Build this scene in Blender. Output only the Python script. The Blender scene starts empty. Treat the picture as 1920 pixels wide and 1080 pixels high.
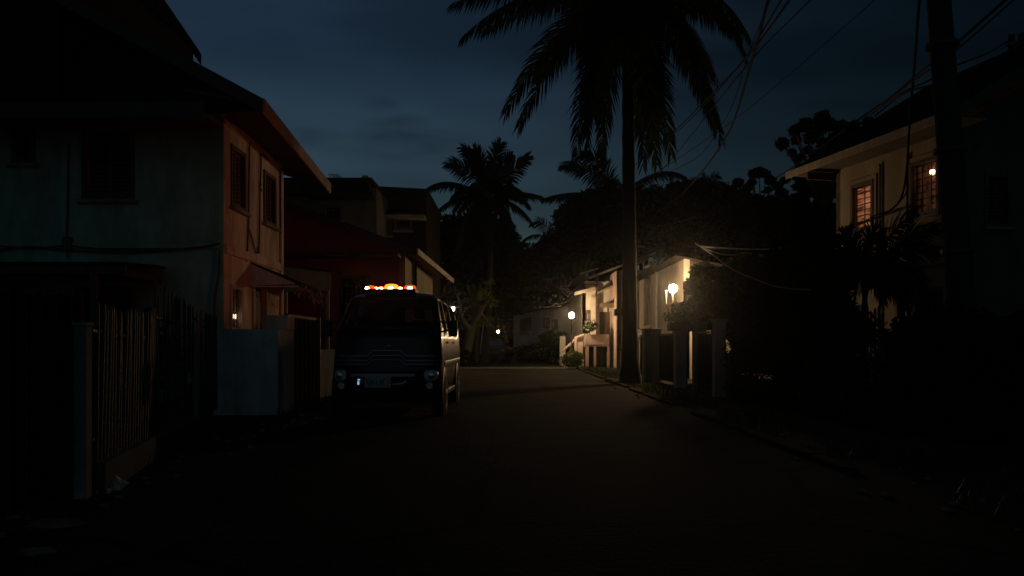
import bpy, math, random
from mathutils import Vector, noise
random.seed(7)
F, HX, HY, HZ = 1493.0, 960.0, 645.0, 1.14
C = bpy.context.scene.collection
V = Vector
def P(px, py, D):
    return V(((px-HX)/F*D, D, HZ+(HY-py)/F*D))
def G(px, py, z=0.0):
    D = (HZ-z)*F/(py-HY)
    return V(((px-HX)/F*D, D, z))

# ------------------------------------------------------------------ mesh builder
class MB:
    def __init__(s): s.v = []; s.f = []; s.sm = False
    def add(s, vs, fs):
        o = len(s.v); s.v += [V(p) for p in vs]; s.f += [tuple(i+o for i in f) for f in fs]; return s
    def box(s, x0, x1, y0, y1, z0, z1):
        return s.add([(x0,y0,z0),(x1,y0,z0),(x1,y1,z0),(x0,y1,z0),(x0,y0,z1),(x1,y0,z1),(x1,y1,z1),(x0,y1,z1)],
                     [(0,3,2,1),(4,5,6,7),(0,1,5,4),(1,2,6,5),(2,3,7,6),(3,0,4,7)])
    def obox(s, a, u, n, w, z, lu, ln, lz):
        """box: start a (Vector), along u for lu, along n for ln, up lz; w,z offsets along u and up"""
        a = a + u*w + V((0,0,z)); U = u*lu; N = n*ln; Z = V((0,0,lz))
        p = [a, a+U, a+U+N, a+N]; p += [q+Z for q in p]
        return s.add(p, [(0,3,2,1),(4,5,6,7),(0,1,5,4),(1,2,6,5),(2,3,7,6),(3,0,4,7)])
    def quadslab(s, a, b, c, d, t):
        """slab of thickness t below quad abcd"""
        a,b,c,d = V(a),V(b),V(c),V(d); n = (b-a).cross(d-a).normalized()
        if n.z < 0: n = -n
        q = [a,b,c,d]; q2 = [p-n*t for p in q]
        return s.add(q+q2, [(0,1,2,3),(7,6,5,4),(0,4,5,1),(1,5,6,2),(2,6,7,3),(3,7,4,0)])
    def tube(s, pts, r, n=6, cap=True):
        pts = [V(p) for p in pts]
        if not isinstance(r, (list,tuple)): r = [r]*len(pts)
        o = len(s.v); up = V((0.31,0.17,0.93)).normalized()
        for i,p in enumerate(pts):
            t = (pts[min(i+1,len(pts)-1)]-pts[max(i-1,0)])
            t = t.normalized() if t.length > 1e-9 else V((0,0,1))
            a = t.cross(up)
            if a.length < 0.15: a = t.cross(V((1,0,0)))
            a.normalize(); b = t.cross(a)
            for k in range(n):
                w = 2*math.pi*k/n
                s.v.append(p+(a*math.cos(w)+b*math.sin(w))*r[i])
        for i in range(len(pts)-1):
            for k in range(n):
                k2 = (k+1)%n
                s.f.append((o+i*n+k,o+i*n+k2,o+(i+1)*n+k2,o+(i+1)*n+k))
        if cap:
            s.f.append(tuple(o+k for k in range(n))[::-1]); e = o+(len(pts)-1)*n
            s.f.append(tuple(e+k for k in range(n)))
        return s
    def lathe(s, c, prof, n=20, axis='z'):
        c = V(c); o = len(s.v)
        for (r,z) in prof:
            for k in range(n):
                w = 2*math.pi*k/n; x,y = r*math.cos(w), r*math.sin(w)
                q = V((x,y,z)) if axis=='z' else (V((z,x,y)) if axis=='x' else V((x,z,y)))
                s.v.append(c+q)
        m = len(prof)
        for i in range(m-1):
            for k in range(n):
                k2=(k+1)%n; s.f.append((o+i*n+k,o+i*n+k2,o+(i+1)*n+k2,o+(i+1)*n+k))
        s.f.append(tuple(o+k for k in range(n))[::-1]); e=o+(m-1)*n; s.f.append(tuple(e+k for k in range(n)))
        return s
    def ball(s, c, r, n=12, m=8, sq=(1,1,1), jit=0, seed=0):
        c = V(c); vs=[c+V((0,0,r*sq[2]))]; 
        for i in range(1,m):
            th = math.pi*i/m
            for k in range(n):
                w=2*math.pi*k/n
                d=V((math.sin(th)*math.cos(w)*sq[0],math.sin(th)*math.sin(w)*sq[1],math.cos(th)*sq[2]))
                q = 1+jit*noise.noise(d*2.3+V((seed,seed*1.7,0)))
                vs.append(c+d*r*q)
        vs.append(c-V((0,0,r*sq[2]))); fs=[]
        for k in range(n): fs.append((0,1+k,1+(k+1)%n))
        for i in range(m-2):
            for k in range(n):
                a=1+i*n+k; b=1+i*n+(k+1)%n; fs.append((a,a+n,b+n,b))
        e=len(vs)-1
        for k in range(n): fs.append((e,1+(m-2)*n+(k+1)%n,1+(m-2)*n+k))
        return s.add(vs,fs)
    def build(s, name, mat, parent=None, label=None, smooth=False, angle=40, bevel=0):
        o0 = V(parent.get('_o',(0,0,0))) if parent is not None else V((0,0,0))
        return s._mk(name, mat, parent, o0, label, smooth, angle, bevel)
    def _mk(s, name, mat, parent, o0, label, smooth, angle, bevel):
        me = bpy.data.meshes.new(name)
        me.from_pydata([tuple(p-o0) for p in s.v], [], s.f); me.update()
        if smooth:
            me.polygons.foreach_set('use_smooth', [True]*len(me.polygons))
            me.set_sharp_from_angle(angle=math.radians(angle))
        if mat: me.materials.append(mat)
        ob = bpy.data.objects.new(name, me); C.objects.link(ob)
        if parent is not None: ob.parent = parent; ob['_o'] = tuple(o0)
        if label: ob['label'] = label
        if bevel:
            m = ob.modifiers.new('bevel','BEVEL'); m.width = bevel; m.segments = 2; m.limit_method='ANGLE'
        return ob
def thing(name, label, cat, loc=(0,0,0), group=None):
    o = bpy.data.objects.new(name, None); C.objects.link(o); o.location = loc; o['_o'] = tuple(loc)
    o.empty_display_size = 0.3
    o['label']=label; o['category']=cat
    if group: o['group']=group
    return o
def solo(mb, name, mat, label, cat, group=None, **k):
    """single-mesh thing with origin at its base"""
    xs=[p.x for p in mb.v]; ys=[p.y for p in mb.v]; zs=[p.z for p in mb.v]
    o0 = V(((min(xs)+max(xs))/2,(min(ys)+max(ys))/2,min(zs)))
    o = mb._mk(name, mat, None, o0, label, k.get('smooth',False), k.get('angle',40), k.get('bevel',0))
    o.location=o0; o['_o']=tuple(o0); o['category']=cat
    if group: o['group']=group
    return o
def struct(mb, name, mat, kind='structure', **k):
    o = mb.build(name, mat, None, **k); o['kind']=kind; return o
def copy_tree(src, loc, label, pxrot=0):
    c = src.copy(); C.objects.link(c); c.location=loc; c.rotation_euler=(0,0,pxrot); c['label']=label
    for ch in [o for o in C.objects if o.parent is src]:
        d = ch.copy(); C.objects.link(d); d.parent=c
        for g in [o for o in C.objects if o.parent is ch]:
            e=g.copy(); C.objects.link(e); e.parent=d
    return c

# ------------------------------------------------------------------ materials
def mat(name, col, rough=0.8, var=0.25, scale=3.0, bump=0.0, bscale=40.0, metal=0.0, coat=0.0, col2=None, stain=0.0, spec=0.5, streak=False):
    m = bpy.data.materials.new(name); m.use_nodes=True; N=m.node_tree.nodes; L=m.node_tree.links
    b = N['Principled BSDF']; b.inputs['Roughness'].default_value=rough; b.inputs['Metallic'].default_value=metal
    b.inputs['Coat Weight'].default_value=coat; b.inputs['Specular IOR Level'].default_value=spec
    tc=N.new('ShaderNodeTexCoord')
    nz=N.new('ShaderNodeTexNoise'); nz.inputs['Scale'].default_value=scale; nz.inputs['Detail'].default_value=7; nz.inputs['Roughness'].default_value=0.62
    if streak:
        mp=N.new('ShaderNodeMapping'); mp.inputs['Scale'].default_value=(1,1,0.18); L.new(tc.outputs['Object'],mp.inputs[0]); L.new(mp.outputs[0],nz.inputs['Vector'])
    else: L.new(tc.outputs['Object'],nz.inputs['Vector'])
    r=N.new('ShaderNodeValToRGB'); c2 = col2 or tuple(c*(1-var) for c in col)
    r.color_ramp.elements[0].position=0.35; r.color_ramp.elements[1].position=0.65
    r.color_ramp.elements[0].color=(*c2,1); r.color_ramp.elements[1].color=(*col,1)
    L.new(nz.outputs['Fac'],r.inputs[0]); out=r.outputs[0]
    if stain:
        n2=N.new('ShaderNodeTexNoise'); n2.inputs['Scale'].default_value=0.9; n2.inputs['Detail'].default_value=9; n2.inputs['Roughness'].default_value=0.7
        mp=N.new('ShaderNodeMapping'); mp.inputs['Scale'].default_value=(1.6,1.6,0.35); L.new(tc.outputs['Object'],mp.inputs[0]); L.new(mp.outputs[0],n2.inputs['Vector'])
        r2=N.new('ShaderNodeValToRGB'); r2.color_ramp.elements[0].position=0.42; r2.color_ramp.elements[1].position=0.62
        r2.color_ramp.elements[0].color=(1-stain,1-stain*1.05,1-stain*1.1,1); r2.color_ramp.elements[1].color=(1,1,1,1)
        L.new(n2.outputs['Fac'],r2.inputs[0])
        mx=N.new('ShaderNodeMix'); mx.data_type='RGBA'; mx.blend_type='MULTIPLY'; mx.inputs[0].default_value=1
        L.new(out,mx.inputs[6]); L.new(r2.outputs[0],mx.inputs[7]); out=mx.outputs[2]
    L.new(out,b.inputs['Base Color'])
    if bump:
        n3=N.new('ShaderNodeTexNoise'); n3.inputs['Scale'].default_value=bscale; n3.inputs['Detail'].default_value=5
        L.new(tc.outputs['Object'],n3.inputs['Vector'])
        bp=N.new('ShaderNodeBump'); bp.inputs['Strength'].default_value=bump; bp.inputs['Distance'].default_value=0.02
        L.new(n3.outputs['Fac'],bp.inputs['Height']); L.new(bp.outputs[0],b.inputs['Normal'])
    return m
def emis(name, col, s, base=(0.8,0.8,0.8)):
    m = bpy.data.materials.new(name); m.use_nodes=True; b=m.node_tree.nodes['Principled BSDF']
    b.inputs['Base Color'].default_value=(*base,1); b.inputs['Emission Color'].default_value=(*col,1); b.inputs['Emission Strength'].default_value=s
    return m
def leafmat(name, col, var=0.5):
    m = mat(name, col, rough=0.45 if col[1]>0.04 else 0.8, var=var, scale=0.8, spec=0.35 if col[1]>0.04 else 0.08)
    N=m.node_tree.nodes; L=m.node_tree.links; b=N['Principled BSDF']; o=N['Material Output']
    t=N.new('ShaderNodeBsdfTranslucent'); t.inputs[0].default_value=(col[0]*1.2,col[1]*1.3,col[2]*0.6,1)
    mx=N.new('ShaderNodeMixShader'); mx.inputs[0].default_value=0.3
    L.new(b.outputs[0],mx.inputs[1]); L.new(t.outputs[0],mx.inputs[2]); L.new(mx.outputs[0],o.inputs[0])
    return m
def glassmat(name, tint, trans):
    m = bpy.data.materials.new(name); m.use_nodes=True; N=m.node_tree.nodes; L=m.node_tree.links
    b=N['Principled BSDF']; b.inputs['Base Color'].default_value=(*tint,1); b.inputs['Roughness'].default_value=0.06; b.inputs['Specular IOR Level'].default_value=0.5
    t=N.new('ShaderNodeBsdfTransparent'); t.inputs[0].default_value=(0.75,0.8,0.8,1); mx=N.new('ShaderNodeMixShader'); mx.inputs[0].default_value=trans
    L.new(b.outputs[0],mx.inputs[1]); L.new(t.outputs[0],mx.inputs[2]); L.new(mx.outputs[0],N['Material Output'].inputs[0]); return m
M = dict(
 stucco=mat('stucco_cream',(0.50,0.44,0.36),0.9,0.15,2.5,0.5,60,stain=0.30),
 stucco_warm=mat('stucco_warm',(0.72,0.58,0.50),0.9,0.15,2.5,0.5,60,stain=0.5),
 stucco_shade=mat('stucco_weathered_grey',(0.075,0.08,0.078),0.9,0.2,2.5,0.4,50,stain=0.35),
 kerb=mat('kerb_dirty',(0.05,0.048,0.042),1.0,0.5,3,0.8,30,stain=0.5,spec=0.05),
 timber=mat('shaded_board',(0.022,0.020,0.018),0.95,0.4,3,0.3,40,spec=0.1),  # near-black colour carries the shade on the gables and the rear house
 stucco_twilight=mat('stucco_twilight_tint',(0.23,0.41,0.36),0.9,0.2,2.5,0.5,60,stain=0.35),  # blue-green tint puts the twilight into the front wall's colour
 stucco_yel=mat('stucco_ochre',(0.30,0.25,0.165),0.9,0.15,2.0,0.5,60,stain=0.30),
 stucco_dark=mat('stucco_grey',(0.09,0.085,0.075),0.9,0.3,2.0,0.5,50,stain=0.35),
 white=mat('whitewash',(0.68,0.65,0.58),0.85,0.15,3,0.5,50,stain=0.28),
 gwall=mat('garden_wall_plaster',(0.50,0.54,0.54),0.9,0.2,2.5,0.5,50,stain=0.4),
 pink=mat('pink_plaster',(0.52,0.40,0.36),0.9,0.2,3,0.4,50,stain=0.25),
 brown=mat('brown_wall',(0.26,0.08,0.055),0.85,0.3,1.5,0.4,40,streak=True),
 roof=mat('roof_iron',(0.024,0.022,0.021),0.9,0.5,2.0,0.3,20,spec=0.12),
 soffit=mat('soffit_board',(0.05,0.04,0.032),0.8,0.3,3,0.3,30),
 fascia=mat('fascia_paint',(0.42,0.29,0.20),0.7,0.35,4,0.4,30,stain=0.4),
 fasciaw=mat('fascia_white',(0.55,0.50,0.42),0.7,0.3,4,0.4,30,stain=0.4),
 wood=mat('old_wood',(0.09,0.06,0.04),0.8,0.5,5,0.5,50,streak=True),
 woodl=mat('pale_wood',(0.36,0.29,0.20),0.8,0.4,5,0.5,50,streak=True),
 iron=mat('rusty_iron',(0.06,0.045,0.035),0.55,0.5,8,0.4,60,metal=0.3),
 irong=mat('galvanised',(0.34,0.36,0.36),0.5,0.3,6,0.3,40,metal=0.4),
 sheet=mat('rust_sheet',(0.016,0.013,0.011),0.9,0.6,1.2,0.4,30,streak=True,spec=0.1),
 picket=mat('weathered_bamboo',(0.05,0.037,0.027),0.6,0.5,9,0.4,50,streak=True),
 conc=mat('concrete',(0.24,0.23,0.21),0.9,0.3,2,0.7,40,stain=0.4),
 concp=mat('pole_concrete',(0.022,0.020,0.018),0.9,0.4,3,0.7,40,streak=True),
 post=mat('pale_post',(0.40,0.41,0.40),0.8,0.3,6,0.4,40,stain=0.5),
 cable=mat('cable_black',(0.006,0.006,0.006),0.95,0.2,5,spec=0.1),
 cablel=mat('cable_grey',(0.50,0.46,0.40),0.5,0.25,5),
 cord=mat('cable_on_wall',(0.05,0.045,0.04),0.6,0.3,5),
 glassd=mat('window_glass_dark',(0.012,0.013,0.014),0.12,0.3,2),
 shut=mat('louvre_dark',(0.05,0.045,0.04),0.6,0.3,6),
 door=mat('door_wood',(0.07,0.045,0.03),0.6,0.4,4,0.3,30,streak=True),
 bark=mat('bark',(0.055,0.043,0.03),0.9,0.5,6,0.9,30,streak=True),
 palmbark=mat('palm_bark',(0.014,0.013,0.011),1.0,0.4,7,0.9,25),
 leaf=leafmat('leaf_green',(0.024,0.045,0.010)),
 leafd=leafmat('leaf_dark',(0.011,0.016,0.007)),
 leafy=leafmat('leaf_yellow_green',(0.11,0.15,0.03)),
 frond=leafmat('palm_leaflet',(0.016,0.022,0.010)),
 paint=mat('van_paint',(0.007,0.008,0.010),0.26,0.2,1,coat=0.15,spec=0.35),
 trim=mat('van_plastic',(0.010,0.010,0.011),0.5,0.2,3),
 chrome=mat('chrome',(0.55,0.56,0.58),0.22,0.2,6,metal=0.9),
 greybar=mat('grille_bar_grey',(0.20,0.21,0.23),0.35,0.2,6,metal=0.6),
 lens=mat('headlamp_lens',(0.62,0.66,0.70),0.3,0.5,25,metal=0.0),
 amber=mat('amber_lens',(0.35,0.12,0.02),0.2,0.3,20),
 redlens=mat('red_lens',(0.30,0.02,0.015),0.2,0.3,20),
 tyre=mat('tyre',(0.012,0.012,0.012),0.85,0.2,8,0.4,60),
 rim=mat('wheel_rim',(0.20,0.20,0.20),0.35,0.3,8,metal=0.7),
 plate=mat('number_plate',(0.42,0.42,0.38),0.5,0.3,30),
 platec=mat('number_plate_marks',(0.06,0.06,0.06),0.6,0.2,30),
 seat=mat('seat_cloth',(0.22,0.20,0.18),0.9,0.3,12),
 glass=glassmat('van_glass',(0.010,0.010,0.011),0.22),
 bag=mat('plastic_bag',(0.55,0.58,0.58),0.45,0.3,6,0.6,20),
 tarp=mat('blue_tarpaulin',(0.10,0.30,0.36),0.5,0.5,3,0.6,15),
 bluecar=mat('car_paint_blue',(0.06,0.08,0.11),0.3,0.2,2,coat=0.5),
 terra=mat('planter_clay',(0.16,0.10,0.08),0.85,0.4,6,0.4,40),
)
# ground: dirt with grass tint; road: worn concrete/asphalt
def groundmat(name, a, b, sc, bump, crack=False):
    m=mat(name,a,0.95,0.3,sc,bump,18,col2=b,spec=0.04); N=m.node_tree.nodes; L=m.node_tree.links; p=N['Principled BSDF']
    tc=N.new('ShaderNodeTexCoord'); n=N.new('ShaderNodeTexNoise'); n.inputs['Scale'].default_value=45; n.inputs['Detail'].default_value=6
    L.new(tc.outputs['Object'],n.inputs['Vector'])
    mx=N.new('ShaderNodeMix'); mx.data_type='RGBA'; mx.blend_type='OVERLAY'; mx.inputs[0].default_value=0.7
    src=p.inputs['Base Color'].links[0].from_socket
    L.new(src,mx.inputs[6]); L.new(n.outputs['Fac'],mx.inputs[7]); out=mx.outputs[2]
    if crack:
        v=N.new('ShaderNodeTexVoronoi'); v.feature='DISTANCE_TO_EDGE'; v.inputs['Scale'].default_value=0.45
        nn=N.new('ShaderNodeTexNoise'); nn.inputs['Scale'].default_value=2.5; nn.inputs['Detail'].default_value=6
        ad=N.new('ShaderNodeMix'); ad.data_type='VECTOR'; ad.inputs[0].default_value=0.25
        L.new(tc.outputs['Object'],nn.inputs['Vector']); L.new(tc.outputs['Object'],ad.inputs[4]); L.new(nn.outputs['Color'],ad.inputs[5]); L.new(ad.outputs[1],v.inputs['Vector'])
        rr=N.new('ShaderNodeValToRGB'); rr.color_ramp.elements[0].position=0.0; rr.color_ramp.elements[1].position=0.022
        rr.color_ramp.elements[0].color=(0.35,0.35,0.35,1); rr.color_ramp.elements[1].color=(1,1,1,1); L.new(v.outputs['Distance'],rr.inputs[0])
        m3=N.new('ShaderNodeMix'); m3.data_type='RGBA'; m3.blend_type='MULTIPLY'; m3.inputs[0].default_value=1
        L.new(out,m3.inputs[6]); L.new(rr.outputs[0],m3.inputs[7]); out=m3.outputs[2]
    L.new(out,p.inputs['Base Color']); return m
M['dirt']=groundmat('dirt_verge',(0.05,0.042,0.03),(0.022,0.025,0.013),0.7,0.9)
M['road']=groundmat('worn_road',(0.040,0.039,0.034),(0.020,0.020,0.017),0.5,0.5,True)
M['patch']=groundmat('tar_patch',(0.022,0.022,0.021),(0.012,0.012,0.012),1.4,0.9)
M['lane']=groundmat('dark_lane',(0.030,0.032,0.024),(0.016,0.019,0.012),0.8,0.8)

# ------------------------------------------------------------------ walls and windows
class Wall:
    """vertical wall from A to B (xy), outward normal on the right of A->B, thickness inward"""
    def __init__(s, A, B, z0, z1, holes=(), t=0.18, gable=None):
        s.A=V((A[0],A[1],0)); s.B=V((B[0],B[1],0)); s.L=(s.B-s.A).length; s.u=(s.B-s.A).normalized(); s.n=V((s.u.y,-s.u.x,0))
        s.z0=z0; s.z1=z1; s.t=t; s.holes=list(holes)
    def hit(s, px):
        k=(px-HX)/F
        # A + u*q = D*(k,1)
        q=(k*s.A.y-s.A.x)/(s.u.x-k*s.u.y); return q, s.A.y+s.u.y*q
    def win(s, px0, px1, py0, py1):
        a,Da=s.hit(px0); b,Db=s.hit(px1); D=(Da+Db)/2
        z0=HZ+(HY-py1)/F*D; z1=HZ+(HY-py0)/F*D
        h=(min(a,b),max(a,b),z0,z1); s.holes.append(h); return h
    def mesh(s, mb):
        us=sorted({0,s.L}|{h[0] for h in s.holes}|{h[1] for h in s.holes}); zs=sorted({s.z0,s.z1}|{h[2] for h in s.holes}|{h[3] for h in s.holes})
        us=[u for u in us if 0<=u<=s.L]; zs=[z for z in zs if s.z0<=z<=s.z1]
        def pt(u,z,d=0): return s.A+s.u*u-s.n*d+V((0,0,z))
        for i in range(len(us)-1):
            for j in range(len(zs)-1):
                uc=(us[i]+us[i+1])/2; zc=(zs[j]+zs[j+1])/2
                if any(h[0]<uc<h[1] and h[2]<zc<h[3] for h in s.holes): continue
                q=[pt(us[i],zs[j]),pt(us[i+1],zs[j]),pt(us[i+1],zs[j+1]),pt(us[i],zs[j+1])]
                mb.add(q,[(0,1,2,3)]); mb.add([p-s.n*s.t for p in q],[(3,2,1,0)])
        for h in s.holes:
            c=[(h[0],h[2]),(h[1],h[2]),(h[1],h[3]),(h[0],h[3])]
            for k in range(4):
                a=c[k]; b=c[(k+1)%4]; mb.add([pt(*a),pt(*b),pt(*b,s.t),pt(*a,s.t)],[(0,1,2,3)])
        c=[(0,s.z0),(s.L,s.z0),(s.L,s.z1),(0,s.z1)]
        for k in range(4):
            a=c[k]; b=c[(k+1)%4]; mb.add([pt(*a),pt(*b),pt(*b,s.t),pt(*a,s.t)],[(0,1,2,3)])
        return mb
def window(w, h, parent, kind='bars', fm=None, pane=None, label=None, name='window', trim=0.06, proud=0.03, sill=True):
    """real recessed window: surround proud of the wall, pane set back, bars or louvres between"""
    fm = fm or M['wood']; u0,u1,z0,z1=h; f=MB(); A=w.A; u=w.u; n=w.n; e=0.003
    def bx(mb,a,b,c,d,d0,d1): mb.obox(A+n*d0,u,n,a,c,b-a,d1-d0,d-c)
    bx(f,u0-trim,u0+0.03,z0-trim,z1+trim,-0.05,proud); bx(f,u1-0.03,u1+trim,z0-trim,z1+trim,-0.05,proud)
    bx(f,u0+0.03,u1-0.03,z1-0.03,z1+trim,-0.05,proud-e); bx(f,u0+0.03,u1-0.03,z0-trim,z0+0.03,-0.05,proud-e)
    root=f.build(name,fm,parent,label)
    if sill: b=MB(); bx(b,u0-0.12,u1+0.12,z0-trim-0.07,z0-trim-e,0.002,0.10); b.build('sill',M['stucco_yel'] if fm is M['woodl'] else M['conc'],root)
    p=MB(); bx(p,u0+0.031,u1-0.031,z0+0.031,z1-0.031,-0.13,-0.12); p.build('pane',pane or M['glassd'],root)
    g=MB(); W=u1-u0; H=z1-z0
    if kind=='louvre':
        k=int(H/0.085)
        for i in range(k):
            z=z0+0.04+(H-0.09)*i/k
            for (a,b) in ((u0+0.04,u0+W/2-0.02),(u0+W/2+0.02,u1-0.04)):
                q0=A+u*a+V((0,0,z)); q1=A+u*b+V((0,0,z)); up=V((0,0,0.06))
                g.add([q0-n*0.06,q1-n*0.06,q1-n*0.10+up,q0-n*0.10+up, q0-n*0.066,q1-n*0.066,q1-n*0.106+up,q0-n*0.106+up],
                      [(0,1,2,3),(7,6,5,4),(0,4,5,1),(2,6,7,3),(1,5,6,2),(3,7,4,0)])
        bx(g,u0+W/2-0.02,u0+W/2+0.02,z0+0.031,z1-0.031,-0.11,-0.052)
        g.build('louvres',M['shut'],root)
    elif kind=='slats':
        k=max(4,int(H/0.13))
        for i in range(k):
            z=z0+0.05+(H-0.1)*i/(k-1); bx(g,u0+0.031,u1-0.031,z-0.011,z+0.011,-0.09,-0.075)
        for i in ((1,2) if label and 'bulb' in label else (1,)):
            x=u0+W*i/(3 if label and 'bulb' in label else 2); bx(g,x-0.012,x+0.012,z0+0.031,z1-0.031,-0.072,-0.058)
        g.build('louvres',M['shut'],root)
    elif kind=='bars':
        k=max(3,int(W/0.13))
        for i in range(1,k):
            x=u0+W*i/k; bx(g,x-0.009,x+0.009,z0+0.031,z1-0.031,-0.045,-0.03)
        for i in range(1,5):
            z=z0+H*i/5; bx(g,u0+0.031,u1-0.031,z-0.008,z+0.008,-0.06,-0.047)
        g.build('grille',M['iron'],root)
    elif kind=='cross':
        bx(g,u0+W/2-0.02,u0+W/2+0.02,z0+0.031,z1-0.031,-0.11,-0.08); bx(g,u0+0.031,u1-0.031,z0+H*0.72,z0+H*0.72+0.03,-0.078,-0.05)
        g.build('muntin',fm,root)
    return root
def slope_roof(name, quads, m, parent, t=0.10, ridge_dir=None, label=None, corr=True):
    mb=MB()
    for q in quads: mb.quadslab(*q,t)
    r=mb.build(name,m,parent,label)
    return r
def corr_sheet(mb, a, b, c, d, pitch=0.16, amp=0.025, t=0.02):
    """corrugated sheet over quad a-b (eave) d-c (ridge); ribs run a->d"""
    a,b,c,d=V(a),V(b),V(c),V(d); L=(b-a).length; n=max(4,int(L/pitch)*4); nn=(b-a).cross(d-a).normalized()
    if nn.z<0: nn=-nn
    o=len(mb.v)
    for i in range(n+1):
        k=i/n; h=amp*math.sin(i*math.pi/2)
        p=a.lerp(b,k)+nn*h; q=d.lerp(c,k)+nn*h
        mb.v += [p,q,p-nn*t,q-nn*t]
    for i in range(n):
        x=o+4*i; y=x+4
        mb.f += [(x,y,y+1,x+1),(x+2,x+3,y+3,y+2),(x,x+2,y+2,y),(x+1,y+1,y+3,x+3)]
    mb.f += [(o,o+1,o+3,o+2),(o+4*n,o+4*n+2,o+4*n+3,o+4*n+1)]
def sag(a,b,n=14,drop=0.3):
    return [a.lerp(b,i/n)-V((0,0,drop*4*(i/n)*(1-i/n))) for i in range(n+1)]
def wob(a,b,n=12,amp=0.03,seed=0):
    return [a.lerp(b,i/n)+V((0,0,0))+V((noise.noise(V((i*0.9,seed,1))),noise.noise(V((i*0.9,seed,5))),noise.noise(V((i*0.9,seed,9)))))*amp for i in range(n+1)]
def smoothpts(pts, k=5):
    out=[]; n=len(pts)
    for i in range(n-1):
        p0=pts[max(i-1,0)];p1=pts[i];p2=pts[i+1];p3=pts[min(i+2,n-1)]
        for j in range(k):
            t=j/k; out.append(0.5*((2*p1)+(p2-p0)*t+(2*p0-5*p1+4*p2-p3)*t*t+(3*p1-p0-3*p2+p3)*t**3))
    out.append(pts[-1]); return out

# ------------------------------------------------------------------ vegetation
def leaves(mb, blobs, n, size, rnd, squash=0.8, shell=0.75, asp=0.5):
    tot=sum(b[3]**2 for b in blobs)
    for (x,y,z,r) in blobs:
        k=int(n*r*r/tot)+1
        for _ in range(k):
            d=V((rnd.gauss(0,1),rnd.gauss(0,1),rnd.gauss(0,1))).normalized()
            rr=r*(shell+(1-shell)*rnd.random())*(1+0.28*noise.noise(d*2.1+V((x,y,z))))
            if rnd.random()<0.12: rr*=1.0+rnd.random()*0.25
            c=V((x,y,z))+V((d.x,d.y,d.z*squash))*rr
            a=(d*0.6+V((rnd.uniform(-1,1),rnd.uniform(-1,1),rnd.uniform(-1,0.6)))).normalized(); b=a.cross(V((rnd.uniform(-1,1),rnd.uniform(-1,1),rnd.uniform(-1,1)))).normalized()
            s=size*rnd.uniform(0.6,1.4)
            mb.add([c-a*s*0.5,c+b*s*asp*0.5,c+a*s*0.5,c-b*s*asp*0.5],[(0,1,2,3)])
def core(mb, blobs, k=0.72, squash=0.8):
    for i,(x,y,z,r) in enumerate(blobs): mb.ball((x,y,z),r*k,10,8,(1,1,squash),0.35,i)
def tree(name, label, cat, base, blobs, n=4000, size=0.3, m='leafd', tr=0.22, group=None, limbs=True, seed=1, corek=0.7, squash=0.8, trunkz=None, trunkmat='bark', asp=0.5):
    rnd=random.Random(seed); base=V(base); t=thing(name,label,cat,base,group)
    cx=sum(b[0] for b in blobs)/len(blobs); cy=sum(b[1] for b in blobs)/len(blobs); cz=min(b[2] for b in blobs)
    mb=MB(); fork=V(((base.x*2+cx)/3,(base.y*2+cy)/3,max(base.z+0.3,(trunkz if trunkz else cz*0.6))))
    pts=wob(base-V((0,0,0.15)),fork,6,tr*0.5,seed); mb.tube(pts,[tr*(1.35-0.55*i/6) if i else tr*1.6 for i in range(7)],9)
    for i,b in enumerate(blobs):
        e=V(b[:3])-V((0,0,b[3]*0.1)); mid=fork.lerp(e,0.5)+V((rnd.uniform(-.2,.2),rnd.uniform(-.2,.2),0.1))*b[3]
        mb.tube(smoothpts([pts[-1],mid,e],4),[tr*0.62*(1-0.8*j/8) for j in range(9)],6)
    mb.build('trunk',M[trunkmat],t,smooth=True)
    cr=MB(); leaves(cr,blobs,n,size,rnd,squash,asp=asp)
    if corek: core(cr,blobs,corek,squash)
    cr.build('crown',M[m],t); return t
def frond(mb, st, p0, c, p1, L, n, rnd, hang=0.6, S=None, wid=0.045, rr=0.03, gap=0.04):
    p0,c,p1=V(p0),V(c),V(p1)
    hz=V((p1.x-p0.x,p1.y-p0.y,0)); 
    if hz.length<0.2: hz=V((0.3,1,0))
    hz.normalize(); S = S or V((hz.y,-hz.x,0))
    if hang<0.45:
        yx=(p1-p0).cross(V((0,1,0)))
        S=(yx.normalized()*0.8+S*0.5).normalized() if yx.length>0.3 else S
    def B(t): return p0*(1-t)**2+c*2*t*(1-t)+p1*t*t
    st.tube([B(i/10) for i in range(11)],[rr*(1.3-1.15*i/10) for i in range(11)],5)
    for i in range(n):
        t=0.10+0.90*(i+rnd.random()*0.5)/n; q=B(min(t,1)); T=(B(min(t+.02,1.02))-B(t-.02)).normalized()
        l=L*(0.42+0.58*math.sin(math.pi*min(1,t*0.95+0.05))**0.7)*rnd.uniform(0.85,1.1)
        if rnd.random()<gap: continue
        for sd in (-1,1):
            if rnd.random()<gap*0.6: continue
            d=(S*sd*(0.85-0.35*t)+T*(0.45+0.75*t*t)+V((0,0,-hang*rnd.uniform(0.7,1.3)))+V((rnd.uniform(-.1,.1),rnd.uniform(-.1,.1),rnd.uniform(-.1,.1)))).normalized()
            d2=(d+V((0,0,-0.35-0.3*hang))).normalized()
            w=d.cross(T)
            w=(T-d*T.dot(d)).normalized()*wid*0.5*rnd.uniform(0.8,1.2)
            m=q+d*l*0.5; e=m+d2*l*0.5
            mb.add([q-w*0.6,q+w*0.6,m+w,m-w,e],[(0,1,2,3),(3,2,4)])
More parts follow.
